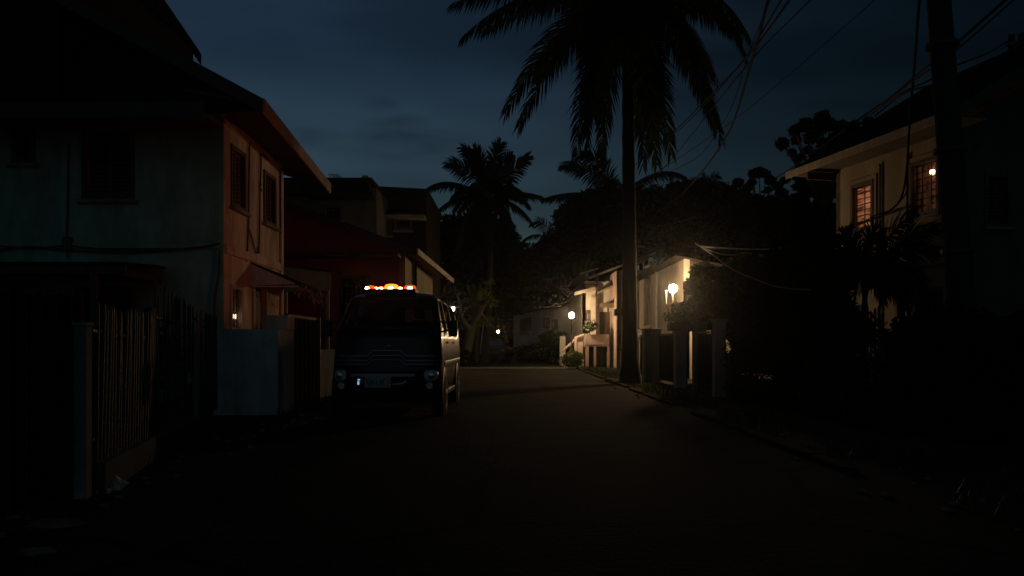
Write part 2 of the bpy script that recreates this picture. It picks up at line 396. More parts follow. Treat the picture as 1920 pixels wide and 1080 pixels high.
def palm(name,label,base,crown,fl,L=0.95,n=46,hang=0.6,tr=0.2,seed=3,group=None,wid=0.05,curve=0.2,nuts=True,gap=0.04):
    """fl: list of (ctrl, tip, hang)"""
    rnd=random.Random(seed); base=V(base); crown=V(crown); t=thing(name,label,'palm tree',base,group)
    mb=MB(); k=26; pts=[]; rs=[]
    for i in range(k+1):
        s=i/k; p=base.lerp(crown,s)+V((curve*math.sin(s*math.pi)*1.0,0,0)); p.z=base.z-0.1+(crown.z-base.z+0.1)*s; pts.append(p)
        rs.append(tr*(1.0-0.38*s)*(1.0+(0.05 if i%2 else -0.03))*(1+0.55*max(0,1-s*14)))
    mb.tube(pts,rs,14); mb.build('trunk',M['palmbark'],t,smooth=True,angle=70)
    for i,(c,p,h) in enumerate(fl):
        st=MB(); frond(st,st,crown,c,p,L,n,rnd,h if h is not None else hang,wid=wid,gap=gap)
        st.build('frond',M['frond'],t)
    if nuts:
        for i in range(7):
            a=i*0.9; nb=MB().ball(crown+V((math.cos(a)*0.28,math.sin(a)*0.28,-0.28-0.08*(i%2))),0.13,10,7,(1,1,1.2)); nb.build('coconut',M['bark'],t,smooth=True)
    h=MB(); h.lathe(crown-V((0,0,0.35)),[(tr*0.7,0),(tr*1.1,0.2),(tr*1.0,0.45),(tr*0.4,0.8)],10); h.build('crown_shaft',M['palmbark'],t,smooth=True)
    return t
def radial(crown, R, k, rnd, el=(0.1,0.9), droop=1.0):
    out=[]
    for i in range(k):
        a=2*math.pi*(i+rnd.random()*0.6)/k; e=rnd.uniform(*el); r=R*rnd.uniform(0.85,1.1)
        h=V((math.cos(a),math.sin(a),0))
        c=crown+h*r*0.55*math.cos(e)+V((0,0,r*0.62*math.sin(e)+0.2))
        p=crown+h*r*(0.55+0.4*math.cos(e))+V((0,0,r*(math.sin(e)*0.7-0.45*droop)))
        out.append((c,p,None))
    return out

# ================================================================== THE SETTING
b=MB(); b.add([(-110,-20,0),(110,-20,0),(110,200,0),(-110,200,0)],[(0,1,2,3)]); struct(b,'ground',M['dirt'])
# road: worn surface with an uneven right edge, raised 4 mm
b=MB(); k=60; rv=[]
for i in range(k+1):
    y=-12+49*i/k
    rv.append(V((-3.15+0.16*noise.noise(V((0,y*0.5,3))),y,0.004)))
for i in range(k+1):
    y=-12+49*i/k
    rv.append(V((2.72+0.22*noise.noise(V((4,y*0.45,8))),y,0.004)))
b.add(rv,[(i,k+1+i,k+2+i,i+1) for i in range(k)]); struct(b,'road',M['road'])
# the far lane beyond the end of the road: a darker sheet
b=MB(); b.add([(-3.4,37.2,0.005),(2.9,37.0,0.005),(3.6,64,0.005),(-3.0,64,0.005)],[(0,1,2,3)]); struct(b,'far_lane',M['lane'])
# low concrete lip where the road sheet ends, and the right kerb
b=MB(); b.add([(-4.5,36.95,0.0),(3.1,36.75,0),(3.1,37.2,0),(-4.5,37.4,0),(-4.4,37.0,0.05),(3.0,36.8,0.05),(3.0,37.15,0.05),(-4.4,37.35,0.05)],
      [(0,1,5,4),(1,2,6,5),(2,3,7,6),(3,0,4,7),(4,5,6,7)]); struct(b,'road_edge',M['conc'])
b=MB()
for i in range(34):
    y=7.0+i*0.86; x=2.92+0.05*noise.noise(V((i*0.4,1,1))); h=0.055+0.035*noise.noise(V((i*1.3,2,2)))
    if i in (7,8,15,21): continue
    b.box(x,x+0.15,y,y+0.83,-0.02,h)
struct(b,'right_kerb',M['kerb'],bevel=0.02)

# haze
b=MB().box(-112,112,-22,202,-1.0,30.0)
HZM=bpy.data.materials.new('night_haze'); HZM.use_nodes=True; N=HZM.node_tree.nodes; L=HZM.node_tree.links
N.remove(N['Principled BSDF']); pv=N.new('ShaderNodeVolumePrincipled'); pv.inputs['Density'].default_value=0.0006; pv.inputs['Color'].default_value=(0.85,0.9,0.9,1); pv.inputs['Anisotropy'].default_value=0.95
L.new(pv.outputs[0],N['Material Output'].inputs['Volume'])
hz=struct(b,'haze',HZM,kind='stuff')

# ================================================================== LEFT: TWO-STOREY HOUSE
CX,CY=-5.26,14.5
h1=thing('two_storey_house','large two-storey house with twilight-tinted front and orange-lit side wall under deep eaves','house',(CX-3,CY+2,0))
wf=Wall((-12.5,CY),(CX,CY),0,5.36)
f1=wf.win(160,248,253,368); f2=wf.win(28,62,250,300); f3=wf.win(150,250,545,640); f3b=wf.win(20,112,560,655)
ws=Wall((CX,CY+0.001),(CX-0.03,18.3),0,5.36)
s1=ws.win(434,458,284,388); s2=ws.win(495,515,330,418); s3=ws.win(433,452,540,617)
dq0,_=ws.hit(473); dq1,_=ws.hit(500); dr=(dq0,dq1,0.02,2.32); ws.holes.append(dr)
b=MB(); wf.mesh(b); ws.mesh(b)
Wall((CX-0.03,18.3),(-12.5,18.3),0,5.36).mesh(b)
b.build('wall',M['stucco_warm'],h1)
# thin front coat with blue-green twilight put into its colour, proud of the wall
fc=Wall((-12.5,CY-0.02),(CX+0.012,CY-0.02),0,5.36,[h for h in wf.holes],t=0.017); b=MB(); fc.mesh(b); b.build('front_twilight_coat',M['stucco_twilight'],h1)
window(wf,f1,h1,'louvre'); window(wf,f2,h1,'bars'); window(wf,f3,h1,'bars'); window(wf,f3b,h1,'bars')
window(ws,s1,h1,'louvre',trim=0.05); window(ws,s2,h1,'louvre',trim=0.05)
w3=window(ws,s3,h1,'bars',fm=M['pink'],trim=0.05,label='grilled ground-floor window with a bright reflection made as a glowing strip')
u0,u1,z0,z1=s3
b=MB(); b.obox(ws.A-ws.n*0.115,ws.u,ws.n,u0+0.1,0.0,0.001,0.001,0.001)
b=MB(); zc=HZ+(HY-592)/F*14.9; b.obox(ws.A-ws.n*0.062,ws.u,ws.n,u0+0.06,zc-0.04,u1-u0-0.16,0.010,0.08); b.build('window_glint',emis('glint_glow',(1.0,0.82,0.55),2.2),w3)  # glowing strip added to stand for the bright reflection in this window
# door
b=MB(); 
for a,c in ((dq0,dq0+0.09),(dq1-0.09,dq1)): b.obox(ws.A-ws.n*0.1,ws.u,ws.n,a-0.02,0.0,c-a+0.02,0.14,2.30)
b.obox(ws.A-ws.n*0.1,ws.u,ws.n,dq0-0.02,2.30,dq1-dq0+0.04,0.14,0.10); dfo=b.build('door_frame',M['pink'],h1)
b=MB(); b.obox(ws.A-ws.n*0.12,ws.u,ws.n,dq0+0.09,0.02,dq1-dq0-0.18,0.04,2.27)
for i in range(3): b.obox(ws.A-ws.n*0.08,ws.u,ws.n,dq0+0.2,0.2+i*0.7,dq1-dq0-0.4,0.012,0.55)
dd=b.build('door',M['door'],h1); MB().ball(ws.A+ws.u*(dq1-0.2)-ws.n*0.05+V((0,0,1.05)),0.035,8,6).build('handle',M['irong'],dd)
# string course, corner pier, conduits
b=MB(); b.obox(ws.A+ws.n*0.001,ws.u,ws.n,0.05,2.80,3.7,0.05,0.16); b.obox(ws.A+ws.n*0.001,ws.u,ws.n,0.05,5.16,3.7,0.04,0.12)
b.obox(ws.A+ws.n*0.001,ws.u,ws.n,3.6,0,0.18,0.05,5.1); b.build('moulding',M['stucco_warm'],h1)
b=MB(); b.obox(wf.A+V((0,-0.024,0)),wf.u,wf.n,0,2.88,7.2,0.035,0.10); b.build('ledge',M['stucco_twilight'],h1)
b=MB()
def wp(w,px,py,d=0.03):
    q,D=w.hit(px); return w.A+w.u*q+w.n*d+V((0,0,HZ+(HY-py)/F*(w.A.y+w.u.y*q)))
for pts in ([(465,262),(464,330),(463,400),(461,470),(459,490)],[(487,292),(486,330),(485,350),(484,420),(483,460),(483,476)],[(486,292),(493,291),(500,300)],[(487,345),(485,352),(488,358)],
            [(483,460),(478,475),(468,440),(464,430)],[(420,222),(450,243),(480,265),(522,296)],[(524,305),(524,420),(525,500)]):
    b.tube(smoothpts([wp(ws,*p) for p in pts],4),0.018,5)
b.build('wall_cable',M['cord'],h1)
b=MB()
for pts in ([(132,268),(130,380),(128,455),(131,485)],[(0,462),(70,466),(130,462),(200,468),(300,470),(390,464),(414,456)],[(0,470),(60,463),(130,470),(260,474),(360,466),(414,458)],[(414,470),(411,520),(404,560),(405,600)]):
    b.tube(smoothpts([wp(wf,*p,0.06) for p in pts],4),0.017,5)
b.build('wall_cable',M['cord'],h1)
b=MB(); q=wp(wf,122,460,0.02); b.box(q.x,q.x+0.16,q.y-0.09,q.y,q.z-0.1,q.z+0.14); b.build('junction_box',M['stucco_dark'],h1)
# roof: gable to the camera, ridge along the street
EX,EZ=-4.24,5.30; RX=-9.3; sl=0.54; EX2=EX-0.22; RZ=EZ+(EX-RX)*sl; Y0,Y1=13.55,19.5
b=MB(); corr_sheet(b,(EX,Y0,EZ),(EX2,Y1,EZ-0.25),(RX,Y1,RZ),(RX,Y0,RZ)); corr_sheet(b,(2*RX-EX,Y1,EZ),(2*RX-EX,Y0,EZ),(RX,Y0,RZ),(RX,Y1,RZ))
rf=b.build('roof',M['roof'],h1)
b=MB(); b.quadslab((EX-0.02,Y0+0.03,EZ-0.05),(EX2-0.02,Y1-0.03,EZ-0.30),(CX-0.3,Y1-0.03,EZ+0.02),(CX-0.3,Y0+0.03,EZ+0.20),0.05)
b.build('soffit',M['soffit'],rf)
b=MB(); yy=Y0+0.06; b.add([(EX+0.0,yy,EZ-0.16),(CX-0.9,yy,5.0),(CX-0.9,yy,EZ+0.95),(EX+0.0,yy,EZ-0.02),(EX+0.0,yy+.04,EZ-0.16),(CX-0.9,yy+.04,5.0),(CX-0.9,yy+.04,EZ+0.95),(EX+0.0,yy+.04,EZ-0.02)],[(0,1,2,3),(7,6,5,4),(0,4,5,1),(1,5,6,2),(2,6,7,3),(3,7,4,0)]); b.build('eave_end',M['roof'],rf)
b=MB(); b.quadslab((EX+0.03,Y0,EZ+0.02),(EX2+0.03,Y1,EZ-0.24),(EX2-0.01,Y1,EZ-0.24),(EX-0.01,Y0,EZ+0.02),0.24); b.build('fascia',M['fascia'],rf)
b=MB(); a=V((EX,Y0-0.02,EZ)); c=V((RX,Y0-0.02,RZ)); d=V((0,0,-0.24)); th=V((0,-0.04,0))
b.add([a,c,c+d,a+d,a+th,c+th,c+d+th,a+d+th],[(0,1,2,3),(7,6,5,4),(0,4,5,1),(1,5,6,2),(2,6,7,3),(3,7,4,0)]); b.build('bargeboard',M['soffit'],rf)
b=MB(); b.add([(CX,CY,5.36),(-12.5,CY,5.36),(RX,CY,RZ-0.3)],[(0,1,2)]); b.add([(CX,CY+0.1,5.36),(-12.5,CY+0.1,5.36),(RX,CY+0.1,RZ-0.3)],[(2,1,0)]); b.build('gable',M['timber'],h1)
b=MB(); b.box(-12.4,CX+0.02,CY-0.95,CY-0.03,5.05,5.13); b.box(-12.4,CX+0.02,CY-1.0,CY-0.95,4.98,5.25)
b.build('hood',M['soffit'],h1)
# taller rear roof that shows above the gable
tip=P(376,100,19.6); e0=V((tip.x,12.9,tip.z)); rz=V((-3.2,0,3.2*1.47)); rz2=V((-6.4,0,0))
b=MB(); corr_sheet(b,e0,tip,tip+rz,e0+rz); corr_sheet(b,tip+rz2,e0+rz2,e0+rz,tip+rz); ur=b.build('upper_roof',M['roof'],h1)
for ed,s_ in ((e0,-1),(tip,1)):
    b=MB(); a=ed+V((0,0.02*s_,0)); c=ed+rz+V((0,0.02*s_,0)); d=V((0,0,-0.28)); th=V((0,0.04*s_,0))
    b.add([a,c,c+d,a+d,a+th,c+th,c+d+th,a+d+th],[(0,1,2,3),(7,6,5,4),(0,4,5,1),(1,5,6,2),(2,6,7,3),(3,7,4,0)]); b.build('bargeboard',M['soffit'],ur)
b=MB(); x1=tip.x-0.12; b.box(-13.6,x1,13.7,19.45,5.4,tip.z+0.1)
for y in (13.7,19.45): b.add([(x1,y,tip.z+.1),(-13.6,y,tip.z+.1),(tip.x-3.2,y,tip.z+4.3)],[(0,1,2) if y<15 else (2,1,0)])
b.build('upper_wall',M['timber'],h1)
# entrance awning on the side wall
b=MB(); q0,_=ws.hit(470); q1,_=ws.hit(529); a=ws.A+ws.u*q0+V((0,0,2.78)); c=ws.A+ws.u*(q1+0.3)+V((0,0,2.72)); o=ws.n*0.95+V((0,0,-0.42))
corr_sheet(b,a+o,c+o,c,a,pitch=0.10,amp=0.018); aw=b.build('awning',M['roof'],h1)
b=MB(); b.add([a,a+o,a+V((0,0,-0.47)),a+V((0,0.03,0)),a+o+V((0,0.03,0)),a+V((0,0.03,-0.47))],[(0,1,2),(5,4,3),(0,3,4,1),(1,4,5,2),(2,5,3,0)])
b.obox(a+V((0,0,-0.49)),ws.n,ws.u,0,0,0.95,0.03,0.025); b.build('side_panel',M['gwall'],aw)
b=MB(); rnd=random.Random(5)
for i in range(150):
    s=rnd.random(); p=(a+o).lerp(c+o,s)+V((rnd.uniform(-.1,.07),rnd.uniform(-.05,.05),rnd.uniform(-.16-.1*s,.01)))
    l=V((rnd.uniform(-.6,.6),rnd.uniform(-.6,.6),-1)).normalized()*rnd.uniform(.04,.10); w=V((rnd.uniform(-1,1),rnd.uniform(-1,1),rnd.uniform(-1,1))).normalized()*rnd.uniform(.02,.05)
    b.add([p,p+w,p+l+w*0.6,p+l],[(0,1,2,3)])
b.build('fringe',M['fascia'],aw)
# carport canopy on the front wall
b=MB(); z=HZ+(HY-488)/F*13.2
corr_sheet(b,(-11.6,12.2,z-0.15),(-5.95,12.2,z-0.15),(-6.3,14.47,z+0.02),(-11.6,14.47,z+0.02),pitch=0.14); cp=b.build('canopy',M['roof'],h1)
b=MB(); b.box(-11.6,-5.95,12.24,12.30,z-0.30,z-0.18); b.box(-6.4,-6.32,12.35,14.4,z-0.28,z-0.17)
for x in (-11.4,-8.9,-6.5): b.box(x,x+0.09,12.25,12.34,0,z-0.3)
b.build('frame',M['wood'],cp)

# ================================================================== LEFT: WHITE GARDEN WALL + PILLAR
b=MB(); b.box(-4.78,-3.90,12.8,12.98,0,1.38); b.box(-3.90,-3.76,12.79,13.72,0,1.378)
b.box(-4.80,-3.885,12.775,12.80,0,0.26)
solo(b,'garden_wall',M['gwall'],'short pale blue plastered garden wall left of the van','wall')
solo(MB().box(-4.12,-3.74,13.28,13.70,1.381,1.62),'cap_block',M['pink'],'pinkish plaster block resting on the end of the pale garden wall','block',bevel=0.01)
gt=thing('sheet_gate','dark sheet metal gate between the pale garden wall and the planted low wall','gate',(-3.85,14.6,0))
b=MB(); 
for i in range(14): b.box(-3.90+0.012*(i%2),-3.87+0.012*(i%2),13.75+i*0.155,13.75+i*0.155+0.15,0.06,1.60)
b.build('panel',M['sheet'],gt)
b=MB(); b.box(-3.93,-3.84,13.73,13.745,0,1.66); b.box(-3.94,-3.84,15.93,15.99,0,1.68); b.box(-3.93,-3.885,13.75,15.93,1.61,1.66); b.build('frame',M['iron'],gt)
solo(MB().box(-4.22,-4.02,16.1,20.2,0,1.02).box(-4.25,-3.99,16.08,16.4,0,1.25),'low_garden_wall',M['stucco_shade'],'low weathered garden wall with a leafy plant, glimpsed left of the van','wall')
tree('leafy_plant','small leafy plant growing behind the low weathered wall','plant',(-4.6,17.2,0),[(-4.5,17.1,1.35,0.38),(-4.6,17.5,1.15,0.42)],500,0.13,'leaf',0.03,seed=9,corek=0)
# pale lean-to panel beyond the house corner
b=MB(); a0=P(528,500,19.3); a1=P(620,512,20.6); a2=P(620,545,20.6); a3=P(528,547,19.3)
b.add([a0,a1,a2,a3]+[p+V((0,0.06,0)) for p in (a0,a1,a2,a3)],[(3,2,1,0),(4,5,6,7),(0,1,5,4),(1,2,6,5),(2,3,7,6),(3,0,4,7)])
lt=thing('lean_to','carport with a pale front valance beyond the orange-lit side wall','carport',(-5.2,20,0))
b.build('valance',M['stucco_dark'],lt)
b=MB(); b.quadslab(a0+V((0,0,0.03)),a1+V((0,0,0.03)),a1+V((0.0,3,0.25)),a0+V((0,3,0.25)),0.05); b.build('roof',M['roof'],lt)
b=MB(); 
for (xx,yy,zz) in ((a1.x-0.1,20.5,a2.z),(a0.x+0.02,19.4,a3.z),(a1.x-0.1,22.6,a2.z)): MB().box(xx,xx+0.08,yy,yy+0.08,0,zz).build('post',M['woodl'],lt)

# ================================================================== LEFT: LOW GABLED HOUSE LIT RED BY THE LIGHT BAR
h2=thing('gabled_house','low brown gabled house behind the van, glowing red from its roof lights','house',(-5,25,0))
w2=Wall((-9.5,22),(-3.0,22),0,3.75); f=w2.win(640,690,520,600)
w2s=Wall((-3.0,22.0),(-3.0,30),0,3.6)
b=MB(); w2.mesh(b); Wall((-3.0,30),(-9.5,30),0,3.6).mesh(b); Wall((-9.5,30),(-9.5,22),0,3.6).mesh(b); b.add([(-3.0,22.02,3.75),(-9.5,22.02,3.75),(-6.3,22.02,4.85)],[(0,1,2)]); b.build('wall',M['brown'],h2)
b=MB(); w2s.A=w2s.A+V((0.004,0.02,0)); hh=w2s.win(772,780,480,540); w2s.mesh(b); b.build('side_wall',M['stucco_yel'],h2); window(w2s,hh,h2,'cross',trim=0.04)
window(w2,f,h2,'bars')
b=MB(); b.box(-3.11,-2.94,21.93,21.995,0,3.7); b.build('corner_post',M['woodl'],h2)
b=MB(); e0=V((-2.55,21.2,3.66)); e1=V((-2.25,30.2,3.58)); r0=V((-6.25,21.2,5.0)); r1=V((-6.25,30.2,5.0))
corr_sheet(b,e0,e1,r1,r0); corr_sheet(b,(-10.2,30.2,3.6),(-10.2,21.2,3.6),r0,r1); rr=b.build('roof',M['roof'],h2)
b=MB(); b.quadslab(e0+V((0.05,0,0.03)),e1+V((0.05,0,0.03)),e1+V((0.02,0,0.03)),e0+V((0.02,0,0.03)),0.16); b.build('fascia',M['fasciaw'],rr)
b=MB(); 
for i in range(22):
    y=21.4+i*0.40; p=V((-2.56,y,3.60)); q=V((-3.2,y,3.80)); MB().tube([p,q],0.03,4).build('rafter',M['woodl'],rr)
b=MB(); b.add([e0+V((0,-.02,0)),r0+V((0,-.02,0)),r0+V((0,-.02,-.2)),e0+V((0,-.02,-.2)),e0+V((0,-.05,0)),r0+V((0,-.05,0)),r0+V((0,-.05,-.2)),e0+V((0,-.05,-.2))],[(0,1,2,3),(7,6,5,4),(0,4,5,1),(1,5,6,2),(2,6,7,3),(3,7,4,0)])
b.build('bargeboard',M['soffit'],rr)
b=MB(); b.box(-9.5,-3.05,21.3,21.95,HZ+(HY-482)/F*21.5,HZ+(HY-482)/F*21.5+0.08); b.build('ledge',M['wood'],h2)

# two flat-roofed houses behind
h3=thing('flat_roofed_house','tall dark house with a flat overhanging roof above the gabled roof','house',(-9,34,0))
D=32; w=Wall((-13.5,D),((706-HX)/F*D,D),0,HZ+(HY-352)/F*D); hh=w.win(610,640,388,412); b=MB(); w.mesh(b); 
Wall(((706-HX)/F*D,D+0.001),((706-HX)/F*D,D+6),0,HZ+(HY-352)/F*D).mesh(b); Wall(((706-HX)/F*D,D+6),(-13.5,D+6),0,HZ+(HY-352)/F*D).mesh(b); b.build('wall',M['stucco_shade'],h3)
window(w,hh,h3,'cross')
z=HZ+(HY-333)/F*31; b=MB(); b.box(-14.2,(697-HX)/F*31,31,39,z-0.12,z); b.box(-14.0,(690-HX)/F*31,31.3,38.7,z-0.55,z-0.17); q=b.build('roof',M['roof'],h3)
b=MB(); x=(675-HX)/F*31; b.box(x-0.12,x+0.12,32,32.4,z,z+0.30); b.build('chimney',M['conc'],q)
b=MB(); x=(617-HX)/F*31; 
for i in range(3): b.tube(smoothpts([V((x+i*.12,31.5,z)),V((x-.1+i*.14,31.5,z+.25)),V((x+.2+i*.1,31.5,z+.1))],4),0.015,4)
b.build('bent_rods',M['iron'],q)
b=MB(); b.box((596-HX)/F*D,(705-HX)/F*D,D-0.9,D-0.03,HZ+(HY-376)/F*D,HZ+(HY-366)/F*D); b.build('hood',M['roof'],h3)
h4=thing('dark_rear_house','black boxy two-storey house with a flat parapet beside the first coconut palm','house',(-5,36,0))
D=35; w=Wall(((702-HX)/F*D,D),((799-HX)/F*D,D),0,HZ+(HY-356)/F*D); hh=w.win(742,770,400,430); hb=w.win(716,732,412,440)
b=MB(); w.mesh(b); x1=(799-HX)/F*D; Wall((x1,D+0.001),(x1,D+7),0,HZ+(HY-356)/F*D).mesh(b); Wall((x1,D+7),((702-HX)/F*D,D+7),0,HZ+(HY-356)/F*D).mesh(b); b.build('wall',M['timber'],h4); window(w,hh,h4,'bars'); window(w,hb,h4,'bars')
b=MB(); z=HZ+(HY-352)/F*34.6; b.quadslab(((700-HX)/F*34.6,34.6,z+.08),(x1+0.12,34.6,z-.05),(x1+0.12,42.3,z-.05),((700-HX)/F*34.6,42.3,z+.08),0.18); b.build('roof',M['roof'],h4)
b=MB(); b.box((706-HX)/F*D,x1+0.02,D-1.0,D-0.02,HZ+(HY-414)/F*D,HZ+(HY-409)/F*D); b.build('canopy',M['conc'],h4)

# ================================================================== LEFT: FENCES
FP=[V((-3.16,5.87,0)),V((-3.57,7.9,0)),V((-4.18,10.5,0)),V((-4.68,12.7,0))]
# corrugated sheet fence nearest
cf=thing('sheet_metal_fence','tall dark sheet metal fence at the near left, left of the pale post','fence',(-4.0,4,0))
A=V((-3.25,5.95,0)); B_=V((-3.85,0.2,0)); dv=(B_-A).normalized(); nv=V((dv.y,-dv.x,0)); L_=(B_-A).length
b=MB(); n=150
o=len(b.v)
for i in range(n+1):
    p=A+dv*(L_*i/n)+nv*0.022*math.sin(i*math.pi/2*1.0); top=1.47+0.05*noise.noise(V((i*0.22,0,0)))+0.02*(i%3)
    b.v += [p+V((0,0,0.04)),p+V((0,0,top)),p+V((0,0,0.04))-nv*0.006,p+V((0,0,top))-nv*0.006]
for i in range(n):
    x=o+4*i; y=x+4; b.f += [(x,y,y+1,x+1),(x+2,x+3,y+3,y+2),(x+1,y+1,y+3,x+3),(x,x+2,y+2,y)]
b.build('sheet',M['sheet'],cf)
b=MB()
for zz in (0.35,1.25): b.obox(A+nv*0.04,dv,nv,0,zz,L_,0.05,0.07)
for k in (1.6,3.4,5.0): b.obox(A+nv*0.10,dv,nv,k,0,0.08,0.07,1.42)
b.build('rail',M['wood'],cf)
b=MB().box(-3.215,-3.125,5.84,5.93,0,1.27).box(-3.225,-3.115,5.83,5.94,1.272,1.30)
solo(b,'gate_post',M['post'],'slim pale grey square post between the sheet metal fence and the pickets','post',bevel=0.006)
def pickets(name,label,A,B,n,zb,zt,mt,lean=0.0,base=None,rails=(0.45,1.3),wig=0.03,w=0.028,seed=1,profile=None,railm='iron',bent=0.0):
    rnd=random.Random(seed); A=V(A);B=V(B); t=thing(name,label,'fence',(A+B)/2,'picket fences along the left verge')
    u=(B-A).normalized(); nrm=V((u.y,-u.x,0)); L=(B-A).length; b=MB()
    for i in range(n):
        s=(i+0.5)/n; p=A+u*L*s; top=zt+rnd.uniform(-wig,wig)+(profile(s) if profile else 0); ln=lean*(0.7+0.6*rnd.random())
        q0=p+V((0,0,zb)); q1=p+u*ln+V((0,0,top))+nrm*rnd.uniform(-.02,.02); m_=q0.lerp(q1,0.6)+u*bent*rnd.uniform(-1,1)
        b.tube([q0,m_,q1-V((0,0,0.05)),q1],[w*0.5,w*0.5,w*0.45,w*0.1],5)
    b.build('pickets',M[mt],t)
    for z in rails:
        r=MB(); z0,z1=(z if isinstance(z,tuple) else (z,z)); a=A-nrm*0.03+V((0,0,z0)); c=B-nrm*0.03+V((0,0,z1)); r.tube([a,a.lerp(c,.5)+V((0,0,-0.01)),c],0.022,6); r.build('rail',M[railm],t)
    if base:
        k=MB(); k.obox(A-nrm*0.09,u,nrm,0.02,0,L-0.04,0.16,base); k.build('base',M['stucco_dark'],t,bevel=0.015)
    return t
pickets('picket_fence','leaning thin pickets on a low concrete base right of the pale post',FP[0]+V((0.02,0.12,0)),FP[1],20,0.24,1.44,'picket',0.09,0.24,(0.42,(1.24,1.20)),seed=2)
b=MB().box(-3.66,-3.57,7.90,7.99,0,1.50)
solo(b,'fence_post',M['wood'],'dark wooden post between the straight and the drooping pickets','post')
pickets('bent_picket_fence','sagging picket panel whose tops droop towards the pale blue wall',FP[1]+V((-0.02,0.12,0)),FP[2]+V((0.02,-0.1,0)),15,0.20,1.70,'picket',-0.05,0.2,((0.5),(1.42,1.34)),0.05,profile=lambda s:0.10-0.20*s,seed=3,bent=0.03)
b=MB().box(-4.24,-4.15,10.50,10.59,0,1.42)
solo(b,'steel_post',M['post'],'grey steel post left of the evenly spaced gate bars','post')
pickets('bar_gate','narrow gate of evenly spaced thin dark bars beside the pale blue wall',FP[2]+V((-0.03,0.12,0)),FP[3]+V((0,-0.05,0)),13,0.12,1.60,'iron',0.0,None,(0.3,1.40,1.48),0.01,w=0.03,seed=4)
tree('fence_shrub','tangled dark shrub behind the drooping pickets','shrub',(-4.6,9.6,0),[(-4.35,9.3,0.95,0.38),(-4.7,9.9,1.05,0.45),(-4.9,10.8,0.9,0.45),(-4.4,8.7,0.6,0.4)],1500,0.12,'leafd',0.03,seed=12,corek=0.5)
# bags and rubble
def crumple(c,r,sq,seed,mt,name,label,cat):
    b=MB(); b.ball(c,r,18,12,sq,0.0,0)
    for i,p in enumerate(b.v):
        d=p-V(c); p2=V(c)+d*(1+0.55*noise.noise(d/r*1.6+V((seed,0,0)))+0.25*noise.noise(d/r*4+V((0,seed,0)))); p2.z=max(p2.z,0.003); b.v[i]=p2
    return solo(b,name,M[mt],label,cat,smooth=True,angle=25)
p=G(203,918); crumple((p.x,p.y,0.04),0.11,(1.2,1,0.55),3,'bag','plastic_bag','crumpled pale plastic bag on the ground at the foot of the pale post','bag')
p=G(186,925); crumple((p.x,p.y,0.02),0.06,(1.4,1,0.5),8,'bag','paper_scrap','small pale scrap of litter left of the crumpled bag','litter')
p=P(340,712,9.9); crumple((p.x,p.y,p.z),0.12,(0.9,0.6,1.0),5,'gwall','cloth_rag','pale cloth rag caught behind the drooping pickets','rag')
p=G(105,988); crumple((p.x,p.y,0.02),0.08,(2.0,1,0.3),11,'conc','stone','flat pale stone lying at the near left road edge','stone')
p=G(75,1040); crumple((p.x,p.y,0.015),0.05,(1.6,1,0.5),14,'conc','stone','small stone nearest the camera at the left road edge','stone')
rnd=random.Random(44); b=MB()
for i in range(260):
    x=rnd.choice([rnd.uniform(-3.5,-2.9),rnd.uniform(2.6,4.2),rnd.uniform(-3.6,-2.8)]); y=rnd.uniform(3.2,26); r=rnd.uniform(0.008,0.035); b.ball((x,y,r*0.4),r,6,4,(1.3,1,0.7),0.5,i)
struct(b,'gravel',M['conc'],kind='stuff')
b=MB(); rnd=random.Random(45)
for i in range(9000):
    sd=rnd.random()
    if sd<0.35: x=-3.3-abs(rnd.gauss(0,0.35)); y=rnd.uniform(3,36)
    elif sd<0.9: x=3.1+abs(rnd.gauss(0,0.6)); y=rnd.uniform(4,44)
    else: x=rnd.uniform(-6,6); y=rnd.uniform(38,60)
    if noise.noise(V((x*0.6,y*0.5,0)))<-0.05: continue
    if x<-3.2 and y<6.2: continue
    h=rnd.uniform(0.05,0.2); a=rnd.uniform(0,6.28); w=V((math.cos(a),math.sin(a),0))*0.008; l=V((rnd.uniform(-.5,.5),rnd.uniform(-.5,.5),1))*h; p=V((x,y,0.0)); b.add([p-w,p+w,p+l],[(0,1,2)])
struct(b,'grass',M['leaf'],kind='stuff')

# ================================================================== THE VAN
vx,vy=-1.945,12.2; van=thing('parked_van','dark parked van facing the camera with glowing red and amber roof lights','van',(vx,vy,0))
LEN=4.7
def lin(z,tab):
    for i in range(len(tab)-1):
        if z<=tab[i+1][0]:
            a,b2=tab[i],tab[i+1]; return a[1]+(b2[1]-a[1])*(z-a[0])/(b2[0]-a[0])
    return tab[-1][1]
YF=[(0.30,0.12),(0.42,0.03),(0.66,0.0),(0.74,0.06),(1.05,0.13),(1.40,0.26),(1.88,0.68),(1.96,0.90),(2.03,1.5)]
YR=[(0.30,0.10),(0.42,0.03),(0.66,0.0),(1.05,0.03),(1.40,0.07),(1.88,0.22),(1.96,0.34),(2.03,0.9)]
WW=[(0.30,0.78),(0.42,0.83),(0.66,0.845),(1.05,0.845),(1.40,0.815),(1.88,0.715),(1.96,0.65),(2.03,0.35)]
def Fy(x,z):
    t=min(1,abs(x)/lin(z,WW)); return lin(z,YF)+0.05*t*t+0.16*t**8
def Ry(x,z):
    t=min(1,abs(x)/lin(z,WW)); return LEN-lin(z,YR)-0.03*t*t-0.10*t**8
XS=[-1,-0.985,-0.95,-0.88,-0.6,-0.3,0,0.3,0.6,0.88,0.95,0.985,1]
ZS=[0.30,0.42,0.52,0.66,0.70,0.74,0.9,1.05,1.22,1.40,1.55,1.72,1.88,1.92,1.96,2.0,2.03]
YS=[0.80,1.02,1.55,1.70,2.30,2.90,3.02,3.6,4.1]
